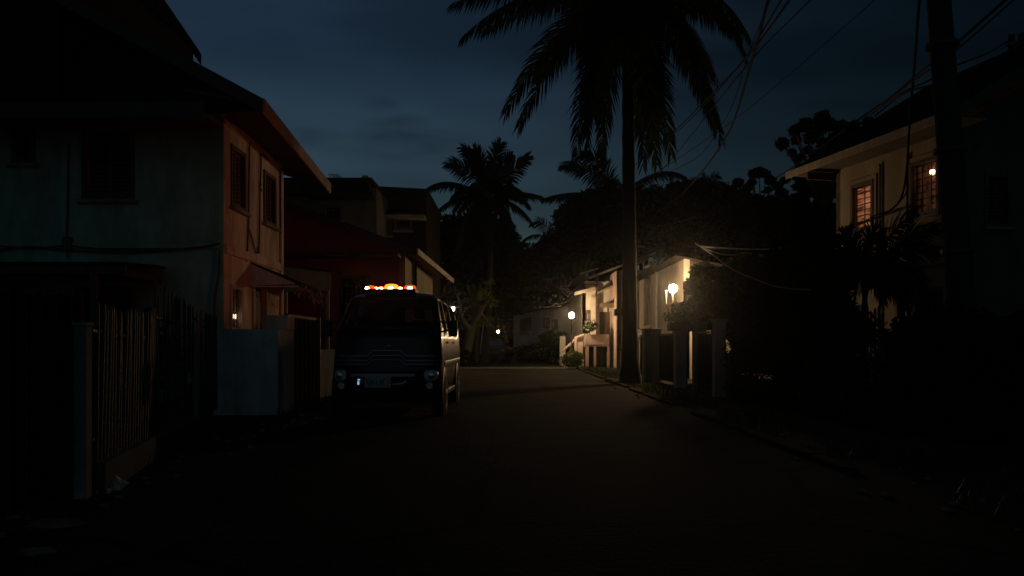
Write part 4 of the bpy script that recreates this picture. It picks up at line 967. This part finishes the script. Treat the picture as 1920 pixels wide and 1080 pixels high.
b=MB(); b.box(4.50,4.66,27.9,31.5,0,1.6); solo(b,'side_garden_wall',M['gwall'],'grey plastered garden wall beyond the tall palm trunk','wall')
# planter with plant
pp=(1277-HX)/F*20.6
pt=thing('flower_planter','clay trough planter resting on its pillar left of the dark tree','planter',(pp,20.74,1.482))
b=MB(); b.box(pp-0.30,pp+0.36,20.6,20.95,1.483,1.70); b.build('trough',M['terra'],pt,bevel=0.02)
rnd=random.Random(61); b=MB()
leaves(b,[(pp-0.25,20.7,1.85,0.26),(pp+0.12,20.75,1.95,0.25),(pp-0.05,20.8,2.1,0.2),(pp+0.35,20.7,1.85,0.2)],430,0.085,rnd,shell=0.2)
for i in range(14):
    a=V((pp+rnd.uniform(-.25,.3),20.76,1.69)); e=a+V((rnd.uniform(-.4,.35),rnd.uniform(-.2,.2),rnd.uniform(.3,.75))); b.tube([a,a.lerp(e,.5)+V((0,0,.08)),e],[.008,.006,.003],4)
b.build('flowers',M['leaf'],pt)
# awning box right of lamp wall
b=MB(); a=P(1276,566,22.5); c=P(1345,562,22.5); b.add([a,c,c+V((0,0,-0.85)),a+V((0.12,0,-0.85))]+[p+V((0,1.4,0)) for p in (a,c,c+V((0,0,-0.85)),a+V((0.12,0,-0.85)))],[(0,1,2,3),(7,6,5,4),(0,4,5,1),(1,5,6,2),(2,6,7,3),(3,7,4,0)])
for x in (a.x+0.15,c.x-0.1):
    for y in (22.6,23.75): b.box(x,x+0.07,y,y+0.07,0,a.z-0.851)
solo(b,'water_tank',M['stucco_dark'],'dark box tank on legs beside the lamp-lit cream wall','tank')

# ================================================================== BIG HOUSE ON THE RIGHT
h8=thing('ochre_house','two-storey ochre house on the right with two glowing upstairs windows','house',(11,20,0))
FA=V((8.55,21,0)); FB=V((9.43,16.96,0)); w=Wall(FA[:2],FB[:2],0,5.75)
ga=w.win(1599,1636,346,428); gb=w.win(1709,1759,303,400); gc=w.win(1716,1764,545,610); gd=w.win(1682,1704,545,600)
d8=w.u; n8=w.n; w8=Wall(FB[:2],(FB-n8*7)[:2],0,5.75); ge=w8.win(1850,1890,330,420)
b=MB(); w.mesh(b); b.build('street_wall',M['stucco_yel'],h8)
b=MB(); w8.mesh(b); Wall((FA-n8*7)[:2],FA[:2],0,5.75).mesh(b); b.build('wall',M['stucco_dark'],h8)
window(w8,ge,h8,'louvre')
def curtain(name,s,hot,ms=(1.2,1.2,7.0)):
    m=bpy.data.materials.new(name); m.use_nodes=True; N=m.node_tree.nodes; L=m.node_tree.links; p=N['Principled BSDF']; p.inputs['Base Color'].default_value=(0.35,0.16,0.08,1)
    tc=N.new('ShaderNodeTexCoord'); mp=N.new('ShaderNodeMapping'); mp.inputs['Scale'].default_value=ms; nz=N.new('ShaderNodeTexNoise'); nz.inputs['Scale'].default_value=2.2; nz.inputs['Detail'].default_value=3
    L.new(tc.outputs['Object'],mp.inputs[0]); L.new(mp.outputs[0],nz.inputs['Vector'])
    r=N.new('ShaderNodeValToRGB'); r.color_ramp.elements[0].position=0.35; r.color_ramp.elements[1].position=0.7; r.color_ramp.elements[0].color=(0.10*hot,0.028*hot,0.010*hot,1); r.color_ramp.elements[1].color=(1,0.34,0.15,1)
    L.new(nz.outputs['Fac'],r.inputs[0]); L.new(r.outputs[0],p.inputs['Emission Color']); p.inputs['Emission Strength'].default_value=s; return m
wa=window(w,ga,h8,'slats',fm=M['wood'],pane=curtain('curtain_lit',0.36,1.0),trim=0.05,proud=0.04,label='upstairs window with an orange-lit curtain')
wb=window(w,gb,h8,'slats',fm=M['wood'],pane=curtain('curtain_dim',0.035,0.15,(5,5,0.8)),trim=0.05,proud=0.04,label='upstairs window with a bare bulb glowing behind slats')
q,_D=w.hit(1741); z=HZ+(HY-322)/F*_D; MB().ball(w.A+w.u*q-w.n*0.10+V((0,0,z)),0.06,10,8,(1.0,1.0,1.05)).build('bulb',emis('room_bulb',(1.0,0.55,0.28),7),wb,smooth=True)
for hq in (ga,gb):
    b=MB(); u0,u1,z0,z1=hq; tt=0.16
    for (a,c,e,f) in ((u0-tt,u0-0.052,z0-0.1,z1+tt),(u1+0.052,u1+tt,z0-0.1,z1+tt),(u0-0.052,u1+0.052,z1+0.052,z1+tt)): b.obox(w.A,w.u,w.n,a,e,c-a,0.025,f-e)
    b.build('surround',M['stucco_yel'],h8)
window(w,gc,h8,'cross',fm=M['wood']); window(w,gd,h8,'bars',fm=M['wood'])
b=MB(); 
for px in (1652,1703): 
    p=wp(w,px,330); b.tube([V((p.x,p.y,0.2)),V((p.x,p.y,5.5))],0.022,5)
p=wp(w,1568,540); b.obox(w.A+w.n*0.001,w.u,w.n,0,2.85,4.12,0.04,0.05); b.build('conduit',M['stucco_dark'],h8)
# roof
EZ8=5.80; OV=0.9; e_far=FA-d8*OV+n8*OV; e_near=FB+d8*OV+n8*OV; sp=0.60
def rp(p,k): return p-n8*k+V((0,0,EZ8+k*sp))
b=MB(); corr_sheet(b,rp(e_near,0),rp(e_far,0),rp(e_far,4.4),rp(e_near,4.4)); 
b2=lambda p,k: p-n8*(8.8-k)+V((0,0,EZ8+k*sp))
corr_sheet(b,b2(e_far,0),b2(e_near,0),b2(e_near,4.4),b2(e_far,4.4)); r8=b.build('roof',M['roof'],h8)
b=MB(); b.obox(e_far+V((0,0,EZ8-0.17)),d8,n8,0,0,(e_near-e_far).length,0.035,0.18); b.build('fascia',M['woodl'],r8)
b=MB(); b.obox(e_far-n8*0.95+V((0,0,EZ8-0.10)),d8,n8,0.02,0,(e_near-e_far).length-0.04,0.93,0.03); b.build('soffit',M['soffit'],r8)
b=MB(); 
for (ed,s) in ((e_near,1),(e_far,-1)):
    a=rp(ed,0)+d8*0.02*s; c=rp(ed,4.4)+d8*0.02*s; dn=V((0,0,-0.2)); dy=d8*0.04*s
    b.add([a,c,c+dn,a+dn,a+dy,c+dy,c+dn+dy,a+dn+dy],[(0,1,2,3),(7,6,5,4),(0,4,5,1),(1,5,6,2),(2,6,7,3),(3,7,4,0)]); b.build('bargeboard',M['soffit'],r8); b=MB()
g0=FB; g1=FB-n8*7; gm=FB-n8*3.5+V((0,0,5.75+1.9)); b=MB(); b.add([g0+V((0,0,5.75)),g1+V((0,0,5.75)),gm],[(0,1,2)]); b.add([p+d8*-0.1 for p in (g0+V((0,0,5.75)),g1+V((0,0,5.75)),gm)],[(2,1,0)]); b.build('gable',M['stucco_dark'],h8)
for i in range(3): pass
b=MB()
for i in range(1):
    p=e_far+d8*0.7; b.obox(p+V((0,0,EZ8-0.32))-n8*0.9,d8,n8,0,0,0.07,0.75,0.20)
b.build('eave_bracket',M['wood'],h8)
# service mast behind the roof
mt=thing('service_mast','short steel service mast with a crossarm behind the ochre house roof','mast',P(1897,118,22)+V((0,0,-6)))
b=MB(); p=P(1897,66,22); b.tube([V((p.x,22,0)),V((p.x,22,p.z))],0.085,10); b.build('pole',M['concp'],mt)
b=MB(); b.box(p.x-0.2,p.x+0.55,21.9,21.98,p.z-0.32,p.z-0.2); b.box(p.x+0.16,p.x+0.42,21.86,22.0,p.z-0.18,p.z+0.02); b.build('crossarm',M['iron'],mt)

# ================================================================== UTILITY POLE AND WIRES
pd=9.8; pb=V(((1822-HX)/F*pd,pd,0)); ptop=P(1757,-40,pd)
dirp=(ptop-pb); up_=thing('utility_pole','tall leaning concrete utility pole in front of the ochre house','utility pole',pb)
b=MB(); b.tube([pb-V((0,0,0.1))]+[pb+dirp*(i/12*1.45) for i in range(1,13)],[0.165-0.0035*i for i in range(13)],14); b.build('pole',M['concp'],up_,smooth=True)
PT=pb+dirp*1.40
b=MB(); b.obox(PT+V((-0.9,-0.12,-0.35)),V((1,0,0)),V((0,1,0)),0,0,1.8,0.10,0.12); b.obox(PT+V((-0.7,-0.12,-1.15)),V((1,0,0)),V((0,1,0)),0,0,1.4,0.10,0.10); b.build('crossarm',M['wood'],up_)
for i,x in enumerate((-0.8,-0.45,0.45,0.8)):
    b=MB(); b.lathe(PT+V((x,-0.07,-0.23)),[(0.03,0),(0.06,0.03),(0.04,0.07),(0.06,0.1),(0.02,0.15)],10); b.build('insulator',M['gwall'],up_,smooth=True)
b=MB()
for k,(f_,) in enumerate(((0.40,),(0.62,),(0.85,))):
    p=pb+dirp*f_; MB().lathe(p,[(0.19,0),(0.19,0.05)],14).build('clamp_band',M['iron'],up_)
def wire(label,pts,r,m='cable',k=6,name='overhead_wire',group='overhead wires'):
    b=MB(); b.tube(smoothpts([P(*p) for p in pts],k),r,6); return solo(b,name,M[m],label,'cable',group,smooth=True,angle=80)
wire('thick black cable sweeping down right of the palm fronds',[(1452,-60,11),(1440,0,12),(1405,130,16),(1360,260,21),(1285,357,27),(1230,400,33)],0.024)
wire('thin wire nearest the palm frond tips',[(1478,-40,12),(1465,0,13),(1380,130,18),(1290,228,24),(1240,270,29),(1190,310,34)],0.016)
wire('twisted thin wire just right of the palm frond tips',[(1500,-40,12),(1480,0,13),(1400,108,17),(1340,170,20),(1262,248,26),(1200,300,32)],0.019)
wire('long thin wire crossing behind the thick sweeping cable',[(1560,-45,12),(1520,0,13),(1420,100,17),(1330,210,22),(1258,300,28),(1200,360,33)],0.014)
wire('finest wire running from the upper right down to the palm',[(1690,-45,13),(1640,0,14),(1480,140,19),(1380,222,23),(1290,285,28),(1220,330,34)],0.010)
wire('slack faint wire hanging left of the thick sweeping cable',[(1452,-20,13),(1400,110,17),(1372,200,20),(1330,270,24),(1300,300,27),(1240,330,32)],0.010)
wire('drop cable falling past the bulb window of the ochre house',[(1735,-50,9.9),(1724,0,10.6),(1714,130,13),(1706,220,14),(1700,320,15.2),(1690,370,15.8),(1672,392,17),(1640,410,18.2),(1600,424,19.6),(1568,433,20.6)],0.020)
wire('slack second drop cable under the ochre house windows',[(1700,330,15.4),(1700,360,15.6),(1672,392,16.8),(1640,404,18),(1612,418,19.2),(1572,428,20.5)],0.014)
wire('steep cable from the top right corner to behind the pole',[(1940,-50,8.5),(1885,0,9.2),(1790,84,10.6),(1720,140,13),(1660,190,16),(1612,222,20),(1480,318,30),(1440,340,36)],0.020)
wire('upper cable of the steep pair at the top right',[(1960,-58,8.5),(1900,0,9.2),(1790,96,10.6),(1715,150,13),(1640,205,17),(1600,235,22)],0.012)
wire('slack wire from the service mast to the pole',[(1893,75,22),(1850,100,19),(1790,124,15),(1740,152,13.5),(1680,180,16),(1620,225,22)],0.016)
wire('lowest sagging wire from the service mast past the pole',[(1893,100,22),(1840,130,19),(1790,148,15),(1740,162,14),(1690,178,16),(1640,218,22)],0.022)
wire('short wire running right from the service mast',[(1893,95,22),(1910,102,21),(1990,104,18)],0.016)
wire('bright lamp-lit wire running level right of the wall lamp',[(1303,455,22.4),(1312,461,22.2),(1340,464,21.6),(1400,467,20.8),(1440,467,20.2),(1480,463,19.7),(1510,457,19.2)],0.019,'cablel')
wire('lamp-lit wire sagging steeply right of the wall lamp',[(1305,458,22.4),(1330,473,20.6),(1370,503,18.8),(1410,521,17.9),(1450,536,17.4),(1490,542,17.2),(1540,543,17.0)],0.012,'cablel')
wire('tangled frayed wire end beside the level lit wire',[(1306,458,22.4),(1325,467,22.0),(1350,476,21.7),(1376,478,21.4),(1395,474,21.2),(1410,476,21.0)],0.009,'cablel')
wire('faint wire above the bright lit wire',[(1190,430,29),(1240,424,26),(1280,414,24.5),(1310,404,23.5)],0.010,'cable')
wire('thin wire from the globe lamp to the forked tree',[(1072,578,37.6),(1010,582,40),(960,590,42),(915,560,43)],0.008,'cable')

# ================================================================== PALMS
def fr(cen,D,lst):
    out=[]
    for (cx_,cy_,tx,ty,dc,dt,h) in lst: out.append((P(cx_,cy_,D+dc),P(tx,ty,D+dt),h))
    return out
D=23; crown=P(1176,8,D)
L1=[(1010,-70,866,70,-0.5,-1.0,0.9),(1085,-10,972,238,-1.0,-1.2,0.25),(1060,20,1005,150,1.5,2.2,0.4),(1100,30,1078,300,-1.6,-2.2,0.15),(1150,40,1126,305,-2.0,-2.6,0.15),(1125,50,1098,250,1.0,1.6,0.15),
    (1205,40,1232,308,-1.6,-2.2,0.15),(1225,30,1258,290,-0.8,-1.4,0.15),(1215,60,1205,310,1.2,1.8,0.15),(1270,-10,1352,262,-0.8,-1.0,0.35),(1270,-40,1345,150,0.8,1.2,0.6),(1330,-90,1400,106,-0.4,-0.6,0.8),(1320,-50,1392,70,1.0,1.8,0.8),
    (1090,-60,900,60,2.0,3.0,0.9),(1060,-110,900,-60,1,2,0.9),(1110,-170,1020,-260,0,1,0.9),(1180,-200,1210,-320,-1,-1.5,0.6),(1250,-180,1370,-240,0,0.5,0.9),(1300,-120,1440,-80,1,2,0.9),(1170,-60,1150,120,2.6,5.0,0.5),(1190,-60,1220,90,-2.6,-5.0,0.5),(1110,-20,1040,80,-2,-3.4,0.6),(1245,-10,1290,110,-2,-3.2,0.6)]
palm('coconut_palm','tall coconut palm with drooping fronds towering over the lamp house',(P(1182,0,D).x,D,0),crown,fr(crown,D,L1)+fr(crown,D,[(a+random.Random(i).uniform(-25,25),b_+random.Random(i+50).uniform(-15,25),c_+random.Random(i+90).uniform(-30,30),d_-random.Random(i+70).uniform(5,70),e_+0.4,f_+0.8,g_) for i,(a,b_,c_,d_,e_,f_,g_) in enumerate(L1[:16])]),L=0.92,n=80,tr=0.23,seed=5,wid=0.048,curve=0.0)
D=46; crown=P(918,372,D); rnd=random.Random(8)
L2=[(870,300,840,306,0,0,0.3),(905,300,890,282,0,0,0.1),(925,300,938,270,0,0,0.1),(950,330,990,293,0,0,0.2),(960,350,1016,368,-1,-1,0.5),(840,320,798,355,0,0,0.6),(860,350,815,400,-1,-1,0.5),(970,370,1000,420,0,0,0.5),(945,385,965,450,-1,-2,0.3),(885,385,860,460,-1,-2,0.3),(900,310,868,278,1,1,0.2),(940,310,960,290,1,2,0.2),(915,390,915,470,-2,-3,0.2)]
palm('coconut_palm','shorter palm with a spiky crown between the dark rear house and the tall palm',(P(906,0,46).x,D,0),crown,fr(crown,D,L2)+radial(crown,3.0,8,rnd),L=0.95,n=64,tr=0.22,seed=6,wid=0.085)
D=52; crown=P(1158,372,D); rnd=random.Random(9)
L3=[(1100,300,1054,310,0,0,0.4),(1080,350,1020,372,0,0,0.6),(1230,300,1284,330,0,0,0.5),(1100,340,1040,400,-1,-1,0.5),(1215,340,1270,370,0,0,0.5),(1130,290,1090,290,1,1,0.3)]
palm('coconut_palm','dark palm directly behind the tall palm trunk',(P(1158,0,52).x,D,0),crown,fr(crown,D,L3)+radial(crown,3.6,9,rnd),L=1.1,n=64,tr=0.24,seed=7,wid=0.10)
D=56; crown=P(1045,462,D); rnd=random.Random(10)
L4=[(1010,420,975,455,0,0,0.5),(1020,400,995,420,0,0,0.4),(1000,445,985,490,0,0,0.4),(1060,410,1085,410,0,0,0.4)]
palm('coconut_palm','low dark palm whose fronds fill the gap of sky left of the tree mass',(P(1045,0,D).x,D,0),crown,fr(crown,D,L4)+radial(crown,3.0,9,rnd),L=0.8,n=36,tr=0.2,seed=8,wid=0.07)
D=58; crown=P(1332,352,D); palm('coconut_palm','small palm tuft poking above the treetops left of the round-topped tree',(P(1332,0,D).x,D,0),crown,fr(crown,D,[(1300,325,1285,345,0,0,.4),(1335,320,1352,332,0,0,.3),(1320,322,1310,338,0,0,.3)])+radial(crown,1.7,8,random.Random(12)),L=0.6,n=24,tr=0.18,seed=9,wid=0.07)
# spiky garden palm in front of the ochre house
D=14.2; base=V(((1618-HX)/F*D,D,0)); crown=P(1622,520,D); rnd=random.Random(15)
L5=[(1690,440,1752,428,0,-.2,0.15),(1690,460,1758,470,-.3,-.5,0.2),(1665,430,1715,400,.2,.4,0.1),(1640,430,1640,440,0,0,0.1),(1590,460,1560,470,0,0,0.3),(1600,450,1580,440,0.3,0.5,0.1),(1670,480,1730,520,-.3,-.6,0.3),(1650,490,1690,560,-.3,-.4,0.3),(1590,500,1560,560,-.2,-.4,0.3),(1610,500,1600,575,-.4,-.6,0.2),(1640,500,1655,560,-.6,-.9,0.2)]
palm('areca_palm','spiky garden palm silhouetted against the ochre house wall',base,crown,fr(crown,D,L5)+radial(crown,1.1,9,rnd,droop=0.9),L=0.46,n=44,tr=0.07,seed=11,wid=0.032,nuts=False,curve=0.0,gap=0.02)

# ================================================================== TREES
def tpx(name,label,D,bl,basepx,n=5000,size=0.32,m='leafd',tr=0.25,seed=1,group='dark trees beyond the houses',corek=0.72,dj=1.2,**k):
    rnd=random.Random(seed*7); blobs=[]
    for (x,y,r) in bl:
        dd=D+rnd.uniform(-dj,dj); p=P(x,y,dd); blobs.append((p.x,p.y,p.z,r/F*dd))
    return tree(name,label,'tree',((basepx-HX)/F*D,D,0),blobs,n,size,m,tr,group,seed=seed,corek=corek,**k)
# round-topped cloud-pruned tree upper right
tpx('round_topped_tree','tree of separate round leaf puffs rising behind the ochre house roof',30,[(1542,222,16),(1511,234,15),(1491,245,12),(1467,270,13),(1485,286,9),(1493,263,10),(1519,259,13),(1535,244,14),(1555,234,14),(1576,239,15),(1600,239,14),(1628,229,11),(1640,233,8),(1566,259,13),(1592,258,13),(1545,270,14),(1514,281,9),(1498,296,9),(1530,291,12),(1555,287,12),(1524,312,9),(1610,262,12),(1580,285,14),(1620,248,11),(1545,312,11)],1545,13000,0.085,'leafd',0.16,41,'round-topped trees',0.8,0.5,squash=0.9,trunkz=6.2)
tpx('round_topped_tree','smaller puff-topped tree left of the tallest one',33,[(1423,323,13),(1412,326,10),(1435,326,10),(1410,342,9),(1444,338,11),(1457,348,10),(1384,343,11),(1402,352,10),(1390,362,12),(1440,356,8),(1472,338,9),(1466,362,12),(1418,374,11),(1445,378,13)],1425,7000,0.085,'leafd',0.10,42,'round-topped trees',0.8,0.4,squash=0.8,trunkz=5.3)
tpx('round_topped_tree','puff-topped tree under the eave of the ochre house',31,[(1500,332,13),(1514,342,12),(1532,336,13),(1548,345,14),(1496,350,11),(1512,362,14),(1535,362,16),(1558,360,15),(1540,385,18),(1505,385,16),(1562,330,11),(1520,400,20),(1490,372,12),(1555,395,18),(1485,395,14)],1530,9000,0.09,'leafd',0.12,43,'round-topped trees',0.8,0.5,squash=0.85,trunkz=5.0)
# dark mass
tpx('broadleaf_tree','dense dark tree left of the sky gap, under the spiky palm',48,[(850,440,45),(890,430,50),(930,445,45),(830,480,50),(880,490,55),(940,500,50),(965,480,38)],890,6500,0.34,seed=51)
tpx('broadleaf_tree','dense dark tree right of the sky gap',50,[(1080,410,45),(1120,390,45),(1060,460,45),(1110,450,60),(1030,490,40),(1000,500,35)],1090,6000,0.36,seed=52)
tpx('broadleaf_tree','dark tree behind the tall palm trunk and lamp house',44,[(1180,380,45),(1220,385,45),(1260,380,45),(1200,440,60),(1260,440,60),(1160,460,55)],1210,6500,0.34,seed=53)
tpx('broadleaf_tree','dark flat-topped tree left of the small palm tuft',42,[(1290,365,34),(1320,375,40),(1350,372,34),(1310,420,55),(1360,430,55),(1385,380,30)],1330,6500,0.32,seed=54)
tpx('broadleaf_tree','dark tree filling the gap above the level lit wire',30,[(1330,440,42),(1370,410,40),(1410,390,34),(1445,395,36),(1485,400,40),(1420,450,55),(1360,480,50),(1490,460,55),(1540,430,50),(1310,500,36)],1450,9000,0.2,seed=55,trunkz=2.5)
tpx('broadleaf_tree','low dark tree beside the left end of the low white house',62,[(950,560,40),(990,540,45),(1030,540,45),(930,530,45),(1080,530,45),(1100,500,45)],1000,5000,0.45,seed=56)
tpx('broadleaf_tree','dark tree behind the far parked car',75,[(900,560,50),(860,540,55),(950,590,45),(930,620,40),(880,610,45),(830,590,55),(820,540,50)],900,5000,0.5,seed=57)
tpx('broadleaf_tree','garden tree right of the wall lamp with lamp-lit leaf edges',21.5,[(1330,560,40),(1318,512,26),(1303,535,22),(1370,540,50),(1400,580,55),(1350,590,40),(1430,530,55),(1310,590,26),(1390,510,36)],1385,9000,0.15,'leaf',0.12,58,'dark garden trees on the right',0.7,0.5,trunkz=1.2)
tpx('broadleaf_tree','bushy dark garden tree under the sagging lit wire',19,[(1450,560,60),(1500,560,60),(1480,500,50),(1540,540,55),(1520,480,45),(1560,590,50),(1430,610,60)],1490,9000,0.15,'leafd',0.12,59,'dark garden trees on the right',0.75,0.6,trunkz=1.0)
# far wood closing the horizon
rnd=random.Random(70); b=MB(); bl=[]
for i in range(95):
    x=rnd.uniform(-75,75); y=rnd.uniform(95,112); r=rnd.uniform(3.0,5.0); bl.append((x,y,rnd.uniform(1.5,8.0),r))
for i in range(60): bl.append((rnd.choice([-1,1])*rnd.uniform(26,80),rnd.uniform(30,95),rnd.uniform(1,5),rnd.uniform(2.5,4)))
leaves(b,bl,26000,0.9,rnd); core(b,bl,0.8); struct(b,'distant_wood',M['leafd'],kind='stuff')

# hedge and right foreground
def hedgeb(label,x0,y0,x1,y1,h,w,seed,n,m='leafd'):
    rnd=random.Random(seed); bl=[]; L=math.hypot(x1-x0,y1-y0); k=int(L/0.45)
    for i in range(k):
        s=(i+.5)/k
        for j in range(3): bl.append((x0+(x1-x0)*s+rnd.uniform(-w,w),y0+(y1-y0)*s+rnd.uniform(-.2,.2),(j+0.55)*h/3+rnd.uniform(-.08,.08),rnd.uniform(.34,.48)))
    t=thing('hedge',label,'hedge',((x0+x1)/2,(y0+y1)/2,0)); b=MB(); leaves(b,bl,n,0.085,rnd,shell=0.8); b.build('foliage',M[m],t); c=MB()
    for q in bl[::3]: c.tube([V((q[0],q[1],0)),V((q[0]+.05,q[1],h*0.5)),V((q[0]+rnd.uniform(-.2,.2),q[1],h*0.9))],[.03,.02,.008],5)
    core(c,bl,0.72); c.build('stem',M['leafd'],t); return t
hedgeb('black overgrown hedge running from the nearest pinkish pillar',4.75,16.6,4.95,11.2,1.55,0.2,81,7000)
hedgeb('near section of the overgrown hedge below the utility pole',5.05,10.9,5.9,8.3,1.45,0.25,82,5000)
hedgeb('inner hedge in front of the ochre house ground floor',6.5,14.6,9.2,13.2,1.35,0.2,83,5000)
rnd=random.Random(4)
fp=thing('picket_fence','short dark picket fence left of the ochre house lower windows','fence',P(1630,640,13.6))
b=MB(); 
for i in range(9):
    p=P(1598+i*7.2,0,13.6); h=1.72+0.06*math.sin(i*2.1); b.box(p.x-0.022,p.x+0.022,13.6,13.62,0.1,h); b.add([(p.x-0.022,13.6,h),(p.x+0.022,13.6,h),(p.x,13.61,h+0.05)],[(0,1,2)])
b.build('pickets',M['wood'],fp); b=MB(); a=P(1590,0,13.6).x; c=P(1660,0,13.6).x; b.box(a,c,13.622,13.65,0.5,0.56); b.box(a,c,13.622,13.65,1.45,1.5); b.build('rail',M['wood'],fp)
p=G(1882,800); 
b=MB(); nx_=14
for i in range(nx_+1):
    for j in range(7):
        x=p.x-0.22+0.44*i/nx_; y=p.y+0.02*math.sin(j); z=0.02+0.32*j/6; b.v.append(V((x,p.y-0.12+0.22*(j/6)+0.03*noise.noise(V((x*5,z*6,0))),z+0.03*noise.noise(V((x*4,3,j)))-0.08*(i/nx_)*(j/6))))
for i in range(nx_):
    for j in range(6): b.f.append((i*7+j,(i+1)*7+j,(i+1)*7+j+1,i*7+j+1))
ob=solo(b,'tarpaulin',M['tarp'],'faded blue tarpaulin bundle at the far right edge below the hedge','tarpaulin',smooth=True); s=ob.modifiers.new('t','SOLIDIFY'); s.thickness=0.02

# ================================================================== WORLD, SUN, CAMERA
wd=bpy.data.worlds.new('World'); bpy.context.scene.world=wd; wd.use_nodes=True; N=wd.node_tree.nodes; L=wd.node_tree.links
bg=N['Background']; sky=N.new('ShaderNodeTexSky'); sky.sky_type='NISHITA'; sky.sun_disc=False
sky.sun_elevation=math.radians(-2.0); sky.sun_rotation=math.radians(-30); sky.altitude=20; sky.ozone_density=3.0; sky.dust_density=0.2
tc=N.new('ShaderNodeTexCoord'); mp=N.new('ShaderNodeMapping'); mp.inputs['Scale'].default_value=(1.0,1.0,4.2)
nz=N.new('ShaderNodeTexNoise'); nz.inputs['Scale'].default_value=1.9; nz.inputs['Detail'].default_value=3; nz.inputs['Roughness'].default_value=0.5
L.new(tc.outputs['Generated'],mp.inputs[0]); L.new(mp.outputs[0],nz.inputs['Vector'])
r=N.new('ShaderNodeValToRGB'); r.color_ramp.elements[0].position=0.42; r.color_ramp.elements[1].position=0.62
r.color_ramp.elements[0].color=(1,1,1,1); r.color_ramp.elements[1].color=(0.66,0.70,0.74,1); L.new(nz.outputs['Fac'],r.inputs[0])
mx=N.new('ShaderNodeMix'); mx.data_type='RGBA'; mx.blend_type='MULTIPLY'; mx.inputs[0].default_value=1
L.new(sky.outputs[0],mx.inputs[6]); L.new(r.outputs[0],mx.inputs[7])
# two small soft clouds low over the street
src=mx.outputs[2]; n2=N.new('ShaderNodeTexNoise'); n2.inputs['Scale'].default_value=14; n2.inputs['Detail'].default_value=5; L.new(mp.outputs[0],n2.inputs['Vector'])
for (dx,dy,dz,hw,hh,dk) in ((-0.122,0.962,0.250,0.085,0.024,0.50),(-0.240,0.940,0.245,0.045,0.016,0.62),(-0.150,0.945,0.285,0.045,0.012,0.7)):
    sb=N.new('ShaderNodeVectorMath'); sb.operation='SUBTRACT'; sb.inputs[1].default_value=(dx,dy,dz); L.new(tc.outputs['Generated'],sb.inputs[0])
    ml=N.new('ShaderNodeVectorMath'); ml.operation='MULTIPLY'; ml.inputs[1].default_value=(1/hw,0.3/hw,1/hh); L.new(sb.outputs[0],ml.inputs[0])
    ln=N.new('ShaderNodeVectorMath'); ln.operation='LENGTH'; L.new(ml.outputs[0],ln.inputs[0])
    ad=N.new('ShaderNodeMath'); ad.operation='MULTIPLY_ADD'; ad.inputs[1].default_value=2.2; L.new(n2.outputs['Fac'],ad.inputs[0]); L.new(ln.outputs['Value'],ad.inputs[2])
    rc=N.new('ShaderNodeValToRGB'); rc.color_ramp.interpolation='EASE'; rc.color_ramp.elements[0].position=0.30; rc.color_ramp.elements[1].position=0.95
    rc.color_ramp.elements[0].color=(dk,dk*1.03,dk*1.05,1); rc.color_ramp.elements[1].color=(1,1,1,1)
    hv=N.new('ShaderNodeMath'); hv.operation='MULTIPLY'; hv.inputs[1].default_value=0.42; L.new(ad.outputs[0],hv.inputs[0]); L.new(hv.outputs[0],rc.inputs[0])
    mm=N.new('ShaderNodeMix'); mm.data_type='RGBA'; mm.blend_type='MULTIPLY'; mm.inputs[0].default_value=1; L.new(src,mm.inputs[6]); L.new(rc.outputs[0],mm.inputs[7]); src=mm.outputs[2]
# a bank of darker cloud in the upper right of the sky, with a ragged edge
dt=N.new('ShaderNodeVectorMath'); dt.operation='DOT_PRODUCT'; dt.inputs[1].default_value=(0.80,0.10,0.50); L.new(tc.outputs['Generated'],dt.inputs[0])
am=N.new('ShaderNodeMath'); am.operation='MULTIPLY_ADD'; am.inputs[1].default_value=0.35; L.new(nz.outputs['Fac'],am.inputs[0]); L.new(dt.outputs['Value'],am.inputs[2])
r3=N.new('ShaderNodeValToRGB'); r3.color_ramp.elements[0].position=0.30; r3.color_ramp.elements[1].position=0.78
r3.color_ramp.elements[0].color=(1.42,1.66,1.10,1); r3.color_ramp.elements[1].color=(0.20,0.36,0.23,1); L.new(am.outputs[0],r3.inputs[0])
m4=N.new('ShaderNodeMix'); m4.data_type='RGBA'; m4.blend_type='MULTIPLY'; m4.inputs[0].default_value=1
L.new(src,m4.inputs[6]); L.new(r3.outputs[0],m4.inputs[7]); L.new(m4.outputs[2],bg.inputs['Color']); bg.inputs['Strength'].default_value=0.15

sl=bpy.data.lights.new('sun','SUN'); sl.energy=0.040; sl.angle=math.radians(70); sl.color=(0.55,1.0,1.0); so=bpy.data.objects.new('sun',sl); C.objects.link(so)
so.rotation_euler=V((-0.12,1.0,-0.42)).to_track_quat('-Z','Y').to_euler()   # last twilight from behind the camera
cam=bpy.data.cameras.new('camera'); co=bpy.data.objects.new('camera',cam); C.objects.link(co); bpy.context.scene.camera=co
co.location=(0,0,HZ); co.rotation_euler=(math.radians(90),0,0); cam.sensor_width=36; cam.lens=36*F/1920; cam.shift_y=(HY-540)/1920; cam.clip_end=1000; cam.clip_start=0.05
sc=bpy.context.scene; sc.view_settings.view_transform='Standard'; sc.view_settings.look='None'; sc.view_settings.gamma=1; sc.view_settings.exposure=0
try: sc.cycles.use_denoising=True
except Exception: pass
sc.cycles.max_bounces=6; sc.cycles.volume_bounces=0; sc.cycles.transparent_max_bounces=12; sc.cycles.sample_clamp_indirect=3.0
for o in C.objects:
    if '_o' in o: del o['_o']
